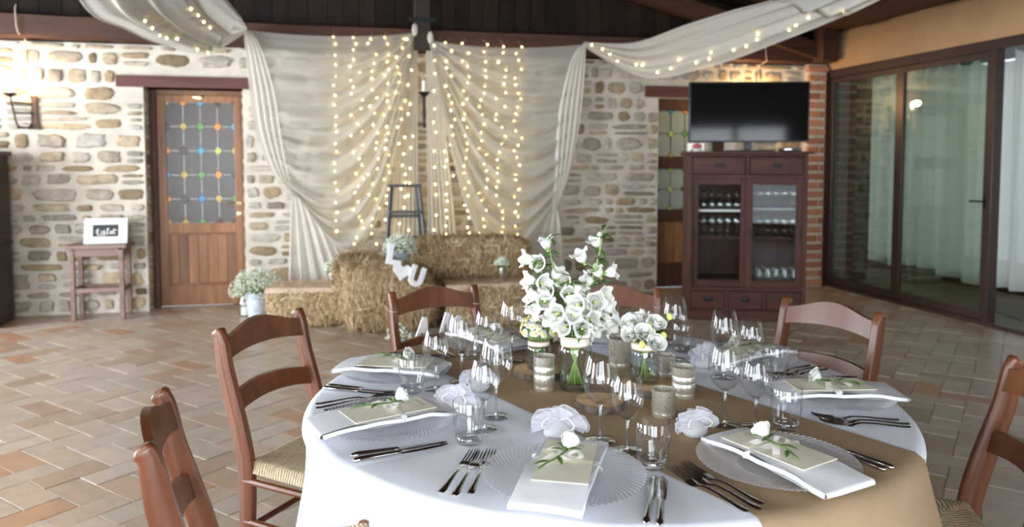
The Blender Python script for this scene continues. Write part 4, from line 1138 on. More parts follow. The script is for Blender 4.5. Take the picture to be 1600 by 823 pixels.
# ================================================================ BACKDROP DRAPES
def edge_at(P, k):
    k = max(0, min(1, k)) * (len(P) - 1); i = min(int(k), len(P) - 2)
    p0, p1, p2, p3 = [Vector(P[max(0, min(len(P) - 1, i + q))]) for q in (-1, 0, 1, 2)]; t = k - i
    return 0.5 * ((2 * p1) + (p2 - p0) * t + (2 * p0 - 5 * p1 + 4 * p2 - p3) * t * t + (3 * p1 - p0 - 3 * p2 + p3) * t ** 3)
def drape(label, edge, B, fall, tail, sagmax, seed, Y0=7.36):
    t = thing('drape_curtain', label, 'curtain', (B[0], Y0, 0), 0, 'voile drapes on the stone wall')
    A = Vector(edge[0]); Tt = Vector(edge[-1]); sg = 1 if B[0] > A.x else -1
    def sw(u, v):
        k = v; L = edge_at(edge, k); Bk = Vector((B[0], B[1] - .05 * k)); t_ = u
        sag = .055 + .02 * sin(k * 20) + sagmax * k ** 1.25
        x = lerp(L.x, Bk.x, t_); tt = t_ ** (1.0 + .25 * k)
        z_ = lerp(L.y, Bk.y, t_) - sag * 4 * tt * (1 - tt) * (1 - .10 * k)
        env = sin(PI * min(1, max(0, t_))) ** .5
        fo = .5 + .5 * sin(2 * PI * 8.5 * k + 1.2 * sin(3 * t_ + seed) + .8 * sin(7 * k + seed))
        fo2 = .5 + .5 * sin(2 * PI * 23 * k + 2 * sin(4 * t_ + seed))
        return (x - B[0], .05 - env * (.13 * fo * (.35 + .65 * k) + .02 * fo2), z_)
    G().grid(sw, 60, 160).obj('swag_panel', M['drape'], t, angle=0)
    def fl(u, v):     # straight fall below the gather
        x0 = lerp(B[0] - sg * .035, fall[0], v ** .8); x1 = lerp(B[0] + sg * .035, fall[1], v ** .8)
        x = lerp(x0, x1, u); fo = sin(2 * PI * 6.5 * u + .6 * sin(3 * v + seed)) + .5 * sin(2 * PI * 13 * u + seed)
        return (x - B[0], .075 + .004 * u - .030 * fo * (.25 + .75 * v), lerp(B[1], .04, v))
    G().grid(fl, 90, 40).obj('straight_fall', M['drape_dense'], t, angle=0)
    def tl(u, v):     # tail below the tie
        x0 = lerp(Tt.x - sg * .02, tail[0], v ** .7); x1 = lerp(Tt.x + sg * .05, tail[1], v ** .7)
        x = lerp(x0, x1, u); fo = sin(2 * PI * 5 * u + .6 * sin(3 * v + seed)) + .4 * sin(2 * PI * 11 * u)
        return (x - B[0], .03 - .030 * fo * (.3 + .7 * v), lerp(Tt.y + .03, .03, v))
    G().grid(tl, 70, 30).obj('tail', M['drape_dense'], t, angle=0)
    def ed(u, v):     # gathered outer edge from the hook down to the tie
        e = edge_at(edge, v); w = lerp(.05, .30, sin(PI * v) ** .8) * (1 - .5 * v)
        fo = sin(2 * PI * 4.2 * u + 2.0 * v + seed)
        return (e.x + sg * (u * w - .01) - B[0], .0 - .02 * fo * (.5 + .5 * sin(PI * v)), e.y - .02 * u)
    G().grid(ed, 40, 40).obj('gathered_edge', M['drape_dense'], t, angle=0)
    g = G().ball((0, -.0, B[1] + .02), (.028, .028, .06), 10); g.obj('knot', M['drape_dense'], t, angle=0)
    return t
drape('ivory voile drape swept aside towards the stained-glass door', [(-.836, 2.62), (-.80, 2.15), (-.745, 1.70), (-.61, 1.32), (-.42, 1.09)], (.715, 2.655), (.40, .745), (-.50, .16), 1.42, .4)
drape('ivory voile drape swept aside towards the television', [(2.425, 2.60), (2.40, 2.15), (2.35, 1.70), (2.26, 1.28), (2.12, .94)], (.865, 2.585), (1.18, .835), (2.27, 1.45), 1.35, 1.9)
# fairy light strings hanging behind the voile
bulb_me = G().ball((0, 0, 0), (.0055, .0055, .007), 5).mesh('bulb', M['bulb'], True, 0)
ORD = ['first', 'second', 'third', 'fourth', 'fifth', 'sixth']
rf = random.Random(21)
def light_string(label, x, z0, z1, n, wob, gap=.055, Y=7.40):
    t = thing('fairy_lights', label, 'fairy lights', (x, Y, z1), 0, 'fairy light strings behind the drapes')
    pts = []; z_ = z0
    for k in range(n):
        pts.append((rf.uniform(-wob, wob), rf.uniform(-.008, .008), lerp(z0, z1, (k + rf.uniform(-.25, .25)) / (n - 1)) - z1))
    pts.sort(key=lambda p: -p[2])
    G().tube([(0, 0, z0 + .05 - z1)] + [(p[0], p[1] + .008, p[2]) for p in pts], .0012, 4).obj('wire', M['wire'], t, angle=0)
    for p in pts: inst('bulb', bulb_me, t, T(*p))
LX = [(.665, .03), (.575, .045), (.445, .03), (.315, .055), (.165, .065), (-.04, .012)]
for k, (x, wob) in enumerate(LX):
    light_string('%s string of warm fairy lights from the candle holder towards the stained-glass door' % ORD[k], x, 2.60, .62 if k < 5 else .75, [14, 24, 27, 25, 30, 21][k], wob)
RX_ = [(.905, .02), (1.055, .055), (1.215, .035), (1.385, .05), (1.565, .055), (1.745, .045)]
for k, (x, wob) in enumerate(RX_):
    light_string('%s string of warm fairy lights from the candle holder towards the television' % ORD[k], x, 2.56, .62, [14, 25, 27, 26, 27, 27][k], wob)
# iron candle holder in the gap
t = thing('candle_holder', 'black iron wall candle holder with white candle between the drapes', 'candle holder', (.79, 7.27, 1.75))
G().tube([(0, 0, 0), (0, 0, .06), (0, 0, .30)], [.010, .012, .016], 8).obj('spike', M['black'], t)
G().ball((0, 0, .0), (.018, .018, .018), 8).obj('finial', M['black'], t)
g = G().lathe([(.008, .27), (.03, .29), (.055, .315), (.058, .325), (.03, .31), (.008, .30)], 18); g.tube([(0, 0, .24), (0, .06, .24), (0, .07, .24)], .009, 6); g.obj('drip_pan', M['black'], t)
G().lathe([(.001, .30), (.016, .30), (.016, .43), (.010, .435), (.001, .434)], 14).obj('candle', M['candle'], t)
# swags from the ceiling to the hooks
def swag(label, up, low, seed, bulbs):
    t = thing('ceiling_swag', label, 'fabric swag', up[0], 0)
    U_ = smooth_pts(up, 10); L_ = smooth_pts(low, 10); m = len(U_); o = Vector(up[0])
    def fn(u, v):
        i = int(round(v * (m - 1))); a, b = U_[i], L_[i]; d = b - a; wd = min(1, d.length / .25)
        nrm = Vector((-.1, -.9, -.25)).normalized() if abs(d.x) < .3 else Vector((.1, -.55, -.8)).normalized()
        rip = sin(2 * PI * 3.6 * u + seed + 1.4 * v) * .035 + sin(2 * PI * 7.3 * u + 2 * seed) * .012
        p = a.lerp(b, u) + nrm * ((rip + .05 * sin(PI * u)) * wd) - Vector((0, 0, .07 * sin(PI * u) * wd * (1 if abs(d.x) > .3 else 0)))
        return p - o
    G().grid(fn, 48, m).obj('voile', M['swag'], t, angle=0)
    def fn2(u, v):     # second thinner layer hanging a little lower
        p = Vector(fn(.62 + .45 * u, v)); return p + Vector((.0, .03, -.03 * u * min(1, v * 6)))
    G().grid(fn2, 24, m).obj('under_layer', M['drape'], t, angle=0)
    wp = []
    for u, v in bulbs:
        p = Vector(fn(u, v)) + Vector((0, -.025, -.012)); wp.append(p); inst('bulb', bulb_me, t, T(*p) @ SC(1.1, 1.1, 1.1))
    G().tube(sorted(wp, key=lambda q: -q.y), .0012, 4).obj('wire', M['wire'], t, angle=0)
rb2 = random.Random(9)
swag('pale voile ceiling swag with fairy lights, above the television side',
     [(2.433, 7.40, 2.625), (2.85, 7.10, 2.594), (3.135, 6.6, 2.683), (3.274, 6.0, 2.705), (3.336, 5.3, 2.69), (3.36, 4.4, 2.78), (3.3, 3.2, 3.1)],
     [(2.412, 7.40, 2.598), (2.876, 6.9, 2.273), (3.252, 6.3, 2.312), (3.47, 5.6, 2.417), (3.654, 4.7, 2.562), (3.75, 3.9, 2.78), (3.6, 3.0, 3.15)], .3,
     [(lerp(.72, .98, rb2.random()), lerp(.10, .80, (k + rb2.random() * .6) / 22)) for k in range(22)] + [(.25, .03), (.4, .06), (.6, .09)])
swag('pale voile ceiling swag with fairy lights, above the stained-glass door',
     [(-.819, 7.40, 2.642), (-.816, 7.0, 2.663), (-.831, 6.5, 2.673), (-.835, 6.0, 2.668), (-.80, 5.3, 2.75), (-.75, 4.4, 3.0)],
     [(-.822, 7.40, 2.615), (-1.088, 7.0, 2.391), (-1.348, 6.5, 2.396), (-1.462, 6.0, 2.419), (-1.518, 5.3, 2.442), (-1.45, 4.4, 2.75)], 1.7,
     [(.93, .16), (.9, .19), (.97, .22), (.8, .25), (.78, .3), (.75, .42), (.78, .48), (.8, .52), (.76, .6), (.74, .66), (.35, .38), (.33, .46), (.3, .55), (.32, .62)])

# ================================================================ WALL LAMPS
def sconce(label, x, y, z, face, power, wire=True):
    t = thing('wall_lamp', label, 'wall lamp', (x, y, z), face, 'wrought-iron wall lamps')   # local -y away from the wall
    g = G(); g.prism([(-.055, -.30), (.055, -.30), (.03, -.24), (.022, -.05), (.035, .0), (-.035, 0), (-.022, -.05), (-.03, -.24)], .012, T(.06, -.014, 0)); g.obj('back_plate', M['iron'], t, bevel=.003)
    g = G().tube(smooth_pts([(.04, -.02, -.26), (.02, -.07, -.29), (-.035, -.12, -.27), (-.06, -.13, -.15), (-.085, -.13, .0)], 6), .008, 8); g.ball((-.03, -.12, -.285), (.015, .015, .015), 6)
    for zz in (-.07, -.16): g.tube([(.05, -.02, zz), (-.06, -.12, zz)], .006, 6)
    g.obj('arm', M['iron'], t)
    G().lathe([(.012, -.02), (.045, .0), (.055, .012), (.03, .008)], 16, T(-.085, -.13, 0)).obj('cup', M['iron'], t)
    G().lathe([(.014, 0), (.014, .055)], 12, T(-.085, -.13, 0), False, True).obj('candle_tube', M['candle'], t)
    G().ball((-.085, -.13, .095), (.020, .020, .042), 10).obj('bulb', M['bulb2'], t, angle=0)
    if wire:
        G().tube([(.015, -.012, -.02), (.012, -.010, .2), (.010, -.012, .50), (.012, -.17, .535), (.0, -.17, .60), (-.005, -.17, .74), (.0, -.16, .775)], .005, 6).obj('cable', M['wire'], t)
    l = bpy.data.lights.new('lamp_light', 'POINT'); l.energy = power; l.color = (1.0, .62, .27); l.shadow_soft_size = .03
    lo = bpy.data.objects.new('lamp_light', l); COL.objects.link(lo); lo.parent = t; lo.location = (-.085, -.21, .11)
sconce('lit wrought-iron wall lamp beside the stained-glass door', -2.74, 7.632, 2.0, 0, 16)
sconce('lit wrought-iron wall lamp hidden behind the television', 4.52, 7.632, 1.97, 0, 24)
sconce('lit wrought-iron wall lamp on the wall facing the stone wall', -2.02, YF + .005, 1.95, PI, 40, False)

# ================================================================ CABINET AND TELEVISION
CA = R(-19)
cab = thing('glass_cabinet', 'dark wooden cabinet with two sliding glass doors and drawers', 'cabinet', (3.008, 6.178, 0), CA)
CW, CD_, CHh = 1.02, .42, 1.50
def part(name, b, mat, parent=cab, bevel=.004): return G().box(*b).obj(name, M[mat], parent, bevel=bevel)
part('plinth', (-.012, CW + .012, -.012, CD_, 0, .09), 'cabinetx'); part('top', (-.03, CW + .045, -.03, CD_ + .01, 1.475, CHh), 'cabinetx')
part('side', (0, .035, 0, CD_, .09, 1.475), 'cabinet'); part('side', (CW - .035, CW, 0, CD_, .09, 1.475), 'cabinet')
part('back', (.035, CW - .035, CD_ - .02, CD_, .09, 1.475), 'cabinet')
for z0, z1 in ((.09, .10), (.265, .295), (1.265, 1.295), (1.455, 1.475)): part('rail', (.035, CW - .035, .004, CD_ - .02, z0, z1), 'cabinetx', bevel=.002)
for k in range(2):
    w = (CW - .07 - .03) / 2; x0 = .035 + k * (w + .03)
    d = part('drawer', (x0 + .004, x0 + w - .004, -.002, .30, 1.30, 1.45), 'cabinetx')
    g = G().box(x0 + .02, x0 + w - .02, -.008, -.001, 1.318, 1.432).obj('panel', M['cabinetx'], d, bevel=.004)
    G().prism([(x0 + w / 2 - .04, 1.362), (x0 + w / 2 + .04, 1.362), (x0 + w / 2 + .04, 1.392), (x0 + w / 2 - .04, 1.392)], .01, T(0, -.018, 0)).obj('pull', M['black'], d, bevel=.004)
part('divider', (CW / 2 - .013, CW / 2 + .013, .002, .30, 1.295, 1.455), 'cabinet')
for k in range(3):
    w = (CW - .07 - .06) / 3; x0 = .035 + k * (w + .03)
    d = part('drawer', (x0 + .004, x0 + w - .004, -.002, .30, .104, .261), 'cabinetx')
    G().lathe([(.001, 0), (.035, 0), (.032, .008), (.001, .012)], 16, T(x0 + w / 2, -.002, .19) @ RX(PI / 2) @ SC(1.2, .7, 1)).obj('pull', M['black'], d)
    if k < 2: part('divider', (x0 + w, x0 + w + .03, .002, .30, .10, .265), 'cabinet')
for k in range(2):
    w = (CW - .07) / 2 + .008; x0 = .035 + (0 if k == 0 else (CW - .07) / 2 - .008); y0 = .012 if k else .034
    d = link('sliding_door', None, cab); d.location = (x0, y0, .295); b = .058; H = .97
    for a in ((0, b, -.0, .02, 0, H), (w - b, w, 0, .02, 0, H)): G().box(*a).obj('stile', M['cabinet'], d, bevel=.003)
    for a in ((b, w - b, 0, .02, 0, .06), (b, w - b, 0, .02, H - .06, H)): G().box(*a).obj('rail', M['cabinetx'], d, bevel=.003)
    G().box(b, w - b, .008, .011, .06, H - .06).obj('pane', M['cabglass'], d, smooth=False)
    for xx in ((.02,) if k == 0 else (.024, w - .03)): G().box(xx, xx + .016, -.002, .006, .44, .52).obj('finger_pull', M['black'], d, bevel=.003)
shz = {}
for k, (x0, x1) in enumerate(((.035, CW / 2 - .01), (CW / 2 + .01, CW - .035))):
    for q, zz in enumerate((.72, .965)):
        part('shelf', (x0, x1, .06, CD_ - .02, zz, zz + .018), 'white' if (k, q) == (0, 1) else 'cabinetx', bevel=.002)
part('floor_panel', (.035, CW - .035, .06, CD_ - .02, .345, .36), 'cabinetx', bevel=.002)
part('partition', (CW / 2 - .01, CW / 2 + .01, .07, CD_ - .02, .295, 1.265), 'cabinet', bevel=0)
part('fluted_tray', (CW / 2 + .03, CW - .05, .08, .33, .984, .996), 'zinc'); part('fluted_tray', (CW / 2 + .03, CW - .05, .08, .33, .739, .747), 'tin'); part('tray', (.05, CW / 2 - .03, .08, .33, .739, .747), 'tin')
def low_glass(H, rb, stem):
    zb = H * stem; g = G().lathe([(.030, 0), (.028, .002), (.005, .008), (.004, zb), (rb * .6, zb + .012), (rb, zb + .04), (rb * .95, lerp(zb, H, .7)), (rb * .78, H)], 12); return g.mesh('stored_glass', M['stored'], True, 0)
lowwine = low_glass(.17, .033, .42); lowtumb = G().lathe([(.001, .002), (.024, .0), (.026, .012), (.030, .09)], 12).mesh('stored_glass', M['stored'], True, 0)
cR = RZ(CA)
def stored(me, lx, ly, lz, lab, grp, cat='glass', flip=False):
    p = Vector((3.008, 6.178, 0)) + (cR @ Vector((lx, ly, 0))); o = link('stored_glass', me); o.location = (p.x, p.y, lz); o.rotation_euler = (PI if flip else 0, 0, 0)
    if flip: o.location.z += .17
    tag(o, lab, cat, grp)
for q in range(12):
    c_, r_ = q % 6, q // 6; row = ('front', 'rear')[r_]
    wl = lambda c: ORD[c] + ' from the middle partition'
    stored(lowwine, .085 + c_ * .073, .14 + .09 * r_, .983, 'upturned glass on the white cabinet shelf, %s row, %s' % (row, wl(5 - c_)), 'glasses on the white shelf', flip=True)
    stored(lowwine, .085 + c_ * .073, .14 + .09 * r_, .7475, 'stemmed glass below the white cabinet shelf, %s row, %s' % (row, wl(5 - c_)), 'glasses below the white shelf')
    stored(lowwine, .575 + c_ * .073, .14 + .09 * r_, .7475, 'stemmed glass on the lower cabinet tray, %s row, %s' % (row, wl(c_)), 'glasses on the lower tray')
    stored(lowwine, .575 + c_ * .073, .14 + .09 * r_, .9965, 'stemmed glass on the upper cabinet tray, %s row, %s' % (row, wl(c_)), 'glasses on the upper tray')
for q in range(18):
    stored(lowtumb, .575 + (q % 6) * .073, .12 + .08 * (q // 6), .3605, 'tumbler on the cabinet floor, %s row, %s from the partition' % (('front', 'middle', 'rear')[q // 6], ORD[q % 6]), 'tumblers on the cabinet floor')
def cabpt(lx, ly, lz): p = Vector((3.008, 6.178, 0)) + (cR @ Vector((lx, ly, 0))); return (p.x, p.y, lz)
tv = thing('television', 'black flat-screen television standing on the dark cabinet', 'television', cabpt(.545, .19, CHh), CA + R(4))
G().box(-.535, .535, -.012, .03, .085, .625).obj('body', M['tvbody'], tv, bevel=.006)
G().box(-.520, .520, -.0145, -.010, .10, .612).obj('screen', M['screen'], tv, smooth=False)
G().box(-.03, .03, .0, .03, .01, .10).obj('neck', M['tvbody'], tv)
G().box(-.20, .20, -.09, .12, 0, .012).obj('foot', M['tvbody'], tv, bevel=.004)
bx_ = thing('set_top_box', 'small black receiver box on the cabinet beside the television foot', 'box', cabpt(.90, .16, CHh), CA)
G().box(-.085, .085, -.06, .06, .003, .032).obj('case', M['tvbody'], bx_, bevel=.003); G().box(-.06, .0, -.0615, -.059, .014, .022).obj('display', M['tin'], bx_)
for sx in (-1, 1): G().box(sx * .06 - .01, sx * .06 + .01, -.04, .04, 0, .004).obj('pad', M['black'], bx_)
rp_ = thing('framed_picture', 'small pale picture with a red oval under the television', 'picture', cabpt(.085, .20, CHh), CA)
G().box(-.075, .075, 0, .01, 0, .078).obj('panel', M['candle'], rp_, bevel=.002)
G().lathe([(.001, .0), (.032, 0), (.030, .004), (.001, .006)], 20, T(.01, -.0, .05) @ RX(PI / 2) @ SC(1.4, .8, 1)).obj('red_oval', M['red'], rp_)
for sx in (-1, 1): G().tube([(sx * .03, -.004, .03), (sx * .045, -.004, .0)], .004, 5).obj('dark_leg', M['black'], rp_)

# ================================================================ DARK CUPBOARD, STOOL AND SIGN
cp = thing('tall_cupboard', 'very dark wooden cupboard against the stone wall', 'cupboard', (-3.97, 7.08, 0), 0)
G().box(0, 1.10, 0, .45, 0, .10).obj('plinth', M['cupboard'], cp, bevel=.004); G().box(-.03, 1.13, -.03, .46, 1.46, 1.50).obj('top', M['cupboard'], cp, bevel=.006)
for x0, x1, y0, y1 in ((0, .04, .0, .45), (1.06, 1.10, 0, .45), (.04, 1.06, .43, .45)): G().box(x0, x1, y0, y1, .10, 1.46).obj('side', M['cupboard'], cp)
for k in range(2):
    d = G().box(.045 + k * .508, .548 + k * .508, -.004, .02, .34, 1.44).obj('door', M['cupboard'], cp, bevel=.004)
    for zz in (1.28, .75): G().tube(smooth_pts([(1.02 - (1 - k) * .96, -.005, zz), (1.02 - (1 - k) * .96, -.03, zz + .01), (1.02 - (1 - k) * .96, -.03, zz + .05), (1.02 - (1 - k) * .96, -.005, zz + .06)], 4), .006, 6).obj('handle', M['brass'], d)
    d = G().box(.045 + k * .508, .548 + k * .508, -.004, .02, .11, .33).obj('drawer', M['cupboard'], cp, bevel=.004)
    G().tube(smooth_pts([(.25 + k * .508, -.005, .23), (.26 + k * .508, -.03, .215), (.34 + k * .508, -.03, .215), (.35 + k * .508, -.005, .23)], 4), .006, 6).obj('handle', M['brass'], d)
st = thing('side_table', 'small weathered wooden side table against the stone wall', 'side table', (-2.125, 7.46, 0), R(1))
for sx in (-1, 1):
    for sy in (-1, 1): G().box(sx * .20 - .02, sx * .20 + .02, sy * .12 - .02, sy * .12 + .02, 0, .625).obj('leg', M['stoolwood'], st, bevel=.004)
G().box(-.25, .25, -.165, .155, .64, .672).obj('table_top', M['stoolwood'], st, bevel=.005)
for sy in (-1, 1): G().box(-.18, .18, sy * .12 - .012, sy * .12 + .012, .57, .64).obj('apron', M['stoolwood'], st); G().box(-.18, .18, sy * .12 - .012, sy * .12 + .012, .245, .285).obj('stretcher', M['stoolwood'], st, bevel=.003)
for sx in (-1, 1): G().box(sx * .20 - .012, sx * .20 + .012, -.10, .10, .57, .64).obj('apron', M['stoolwood'], st); G().box(sx * .20 - .012, sx * .20 + .012, -.10, .10, .245, .285).obj('stretcher', M['stoolwood'], st, bevel=.003)
sg = thing('toilet_sign', 'white framed chalkboard sign reading toilet on the side table', 'sign', (-2.075, 7.43, .672), R(2)); sg.rotation_euler = (R(-14), 0, R(2))
fw, fh = .36, .235
for b in ((-fw / 2, fw / 2, 0, .02, .001, .065), (-fw / 2, fw / 2, 0, .02, fh - .06, fh), (-fw / 2, -fw / 2 + .075, 0, .02, .065, fh - .06), (fw / 2 - .075, fw / 2, 0, .02, .065, fh - .06)): G().box(*b).obj('frame', M['white'], sg, bevel=.006)
G().box(-.108, .108, .008, .016, .062, fh - .057).obj('board', M['slate'], sg, smooth=False)
def stroke(P, w=.0032): return G().tube(smooth_pts([(x, .006, z_) for x, z_ in P], 6), w, 6)
ls = fh / 2 - .03
def wr(pts, x0): return [(x0 + a * .030, ls + b * .030) for a, b in pts]
LET = [('t', [(-.2, .3), (.2, .9), (.45, 1.7), (.3, .6), (.35, .1), (.8, .1)]), ('o', [(.9, .9), (.5, .7), (.5, .15), (1.0, .05), (1.25, .5), (.95, .9), (1.3, .75)]), ('i', [(.1, .2), (.4, .95), (.35, .2), (.7, .1)]), ('l', [(.0, .2), (.55, 1.5), (.4, 1.8), (.25, 1.2), (.3, .1), (.7, .1)]), ('e', [(.0, .4), (.6, .6), (.5, .95), (.2, .6), (.3, .1), (.8, .15)]), ('t', [(-.1, .1), (.3, .9), (.5, 1.7), (.35, .6), (.4, .1), (.9, .2)])]
xx = -.078
for nm, P in LET:
    stroke(wr(P, xx)).obj('letter_' + nm, M['chalk'], sg); xx += .031 if nm == 'o' else .025
stroke([(-.085, ls + .034), (-.055, ls + .037)]).obj('letter_bar', M['chalk'], sg); stroke([(.055, ls + .034), (.09, ls + .037)]).obj('letter_bar', M['chalk'], sg)
stroke([(-.075, ls - .008), (-.02, ls - .011), (.0, ls - .006)], .0025).obj('underline', M['chalk'], sg); G().ball((-.012, .006, ls + .038), (.004, .003, .004), 6).obj('letter_dot', M['chalk'], sg)

# ================================================================ HAY BALES AND DECORATION
def bale(label, size, Mx, seed, n=5200, slump=(1, 1), e=5.0, LL=(.05, .17), flow=(.6, .5, 1.1)):
    t = thing('hay_bale', label, 'hay bale', (0, 0, 0), 0, 'hay bales in front of the drapes'); t.matrix_world = Mx
    a, b, c = [s / 2 for s in size]; rr = random.Random(seed)
    def surf(d):       # rounded box
        d = Vector(d); k = (abs(d.x / a) ** e + abs(d.y / b) ** e + abs(d.z / c) ** e) ** (-1 / e); p = d * k
        p = p * (1 + .05 * noise.noise(p * 6 + Vector((seed, 0, 0)))); p.z = (p.z + c) * lerp(slump[0], slump[1], (p.x / a + 1) / 2) - c; return p
    g = G()
    def fn(u, v):
        th = 2 * PI * u; ph = PI * (.001 + .998 * v); return surf((sin(ph) * cos(th) * a, sin(ph) * sin(th) * b, -cos(ph) * c)) * .97
    g.grid(fn, 44, 22, None, True); g.obj('bale_body', M['haycore'], t, angle=0)
    g = G()
    for k in range(n):
        ax = rr.choices((0, 1, 2), weights=(b * c, a * c, a * b))[0]; p = [rr.uniform(-1, 1) * s for s in (a, b, c)]; p[ax] = (a, b, c)[ax] * rr.choice((-1, 1))
        P = surf(p); nr = Vector((P.x / a ** 2 * abs(P.x / a) ** 3, P.y / b ** 2 * abs(P.y / b) ** 3, P.z / c ** 2 * abs(P.z / c) ** 3)).normalized()
        tx = Vector((1, .0, 0)) if abs(nr.x) < .7 else Vector((0, 1, 0))
        d = Vector([rr.gauss(0, q_) for q_ in flow]); d = d - nr * d.dot(nr)
        if d.length < .05: d = nr.orthogonal()
        d = (d.normalized() + nr * (rr.uniform(-.05, .40) if rr.random() > .12 else rr.uniform(.4, 1.2))).normalized(); L = rr.uniform(*LL); w = rr.uniform(.0018, .0045)
        s = d.cross(nr).normalized() * w; bnd = nr * L * rr.uniform(-.12, .12)
        P = P - d * L * .45 + nr * .002; mid = P + d * L * .5 + bnd
        g.add([P - s, P + s, mid + s, mid - s, P + d * L], [(0, 1, 2, 3), (3, 2, 4)])
    tag(g.obj('straw', M['hay'], t, smooth=False), kind='stuff')
    for xx in (-a * .45, a * .45):
        ring = []
        for k in range(25):
            th = 2 * PI * k / 24; q = surf((xx, cos(th) * b, sin(th) * c)); q.x = xx; ring.append(q * 1.0 + Vector((0, cos(th) * .004, sin(th) * .004)))
        G().tube(ring, .0028, 5).obj('twine', M['wire'], t, angle=0)
    return t
bale('low hay bale with burlap on top, beside the bucket of flowers', (.62, .42, .32), T(-.305, 6.78, .162) @ RZ(R(-6)), 1)
bale('big slumped hay bale with white letters leaning against it', (.88, .46, .60), T(.365, 6.42, .303) @ RZ(R(4)), 2, 9500, (1.20, .74), 3.0, (.09, .24), (.35, .3, 1.3))
bale('long hay bale lying on top of the stack before the drapes', (1.08, .36, .36), T(1.16, 6.80, .548) @ RZ(R(-1)) @ RY(R(1)), 3, 6500)
bale('hay bale at the bottom of the stack, under the long one', (1.02, .36, .35), T(1.18, 6.80, .178), 4, 2500)
bale('low hay bale with burlap and a tin of flowers, beside the stack', (.72, .36, .35), T(1.23, 6.41, .178) @ RZ(R(-2)), 5)
def burlap(label, cx, cy, cz, lx, ly, rz, seed, drop):
    t = thing('burlap_cloth', label, 'burlap', (cx, cy, cz), rz, 'burlap pieces on the bales')
    def fn(u, v):
        x = (u - .5) * lx; y = (v - .5) * ly; e = max(0, abs(y) - ly / 2 + drop) / max(drop, .001) if y < 0 else 0
        yy = y if e == 0 else -(ly / 2 - drop) - .015 * sin(min(1, e) * PI / 2); zz = .006 * noise.noise((x * 7, y * 7, seed)) + .008 + (-drop * e * .9 if e else 0) + .012 * max(0, noise.noise((x * 3, y * 4, seed + 3)))
        return (x, yy, zz)
    G().grid(fn, 40, 24).obj('cloth', M['burlap'], t, angle=0)
burlap('burlap cloth over the low bale beside the bucket', -.305, 6.78, .332, .62, .46, R(-6), 1, .05)
burlap('burlap cloth over the low bale beside the stack', 1.23, 6.41, .363, .74, .40, R(-2), 2, .06)
def baby_breath(label, name, loc, rx, ry, h, n, z0, bucket, rim, bh, group, seed, mat='zinc'):
    t = thing(name, label, 'flowers', loc, 0, group)
    if bucket == 'bucket':
        b = G().lathe([(.001, .003), (rim * .70, .002), (rim * .72, 0), (rim, bh), (rim * 1.04, bh + .004), (rim * 1.04, bh - .004), (rim * .97, bh - .006), (rim * .7, .01)], 28); o = b.obj('bucket', M[mat], t)
        for q in (.35, .8): G().lathe([(lerp(rim * .72, rim, q) + .001, bh * q - .004), (lerp(rim * .72, rim, q) + .004, bh * q), (lerp(rim * .72, rim, q) + .001, bh * q + .004)], 28).obj('band', M[mat], o)
    else: G().lathe([(.001, .002), (rim * .97, .001), (rim, .003), (rim, bh), (rim * .94, bh)], 22).obj('tin', M[mat], t)
    rr = random.Random(seed); g = G(); gs = G(); gl = G()
    for k in range(n):
        a = rr.uniform(0, 2 * PI); el = math.acos(rr.uniform(-.25, 1)); q = rr.uniform(.72, 1.05); p = Vector((rx * q * sin(el) * cos(a), ry * q * sin(el) * sin(a), bh + z0 + h * q * cos(el)))
        s = rr.uniform(.006, .011)
        g.add([(p.x + s, p.y, p.z), (p.x, p.y + s, p.z), (p.x - s, p.y, p.z), (p.x, p.y - s, p.z), (p.x, p.y, p.z + s), (p.x, p.y, p.z - s * .6)], [(0, 1, 4), (1, 2, 4), (2, 3, 4), (3, 0, 4), (1, 0, 5), (2, 1, 5), (3, 2, 5), (0, 3, 5)])
        if k % 4 == 0: gs.tube([(p.x * .12, p.y * .12, bh * .6), (p.x * .6, p.y * .6, lerp(bh, p.z, .55)), tuple(p)], .0012, 3)
        if k % 3 == 0:
            dd = Vector((rr.uniform(-1, 1), rr.uniform(-1, 1), rr.uniform(-.2, .8))).normalized() * .03; leafquad(gl, p * .86 + Vector((0, 0, bh * .1)), dd, .008, n=3)
    tag(g.obj('florets', M['floret'], t, smooth=False), kind='stuff'); tag(gs.obj('stems', M['leafpale'], t, angle=0), kind='stuff'); tag(gl.obj('leaves', M['leaf'], t, angle=0), kind='stuff')
    return t
baby_breath('zinc bucket of white baby breath on the floor beside the door', 'flower_bucket', (-.74, 7.10, 0), .235, .17, .20, 900, .02, 'bucket', .115, .235, None, 1)
baby_breath('zinc bucket of white baby breath at the foot of the ladder', 'flower_bucket', (.50, 6.52, .50), .145, .12, .13, 620, .02, 'bucket', .078, .14, None, 2)
baby_breath('tin of white flowers on the burlap beside the big slumped bale', 'flower_tin', (-.085, 6.72, .347), .065, .06, .065, 240, .035, 'tin', .030, .10, 'tins of flowers', 3, 'tin')
baby_breath('tin of white flowers on the burlap beside the stack', 'flower_tin', (1.37, 6.43, .378), .065, .06, .055, 240, .035, 'tin', .030, .105, 'tins of flowers', 4, 'tin')
baby_breath('low clump of green sprigs on the floor beside the white letters', 'flower_tin', (.40, 5.55, 0), .10, .08, .09, 90, .03, 'tin', .05, .09, None, 6, 'zinc')
# glass lantern jar beside the bucket
t = thing('glass_lantern', 'clear glass lantern jar on the floor beside the zinc bucket', 'lantern', (-.865, 7.23, 0))
G().lathe([(.001, .004), (.055, .002), (.06, .01), (.06, .15), (.045, .175), (.045, .20), (.048, .205)], 24).obj('jar', M['jar'], t, angle=0)
G().lathe([(.001, .012), (.035, .012), (.035, .08), (.001, .082)], 16).obj('candle', M['candle'], t)
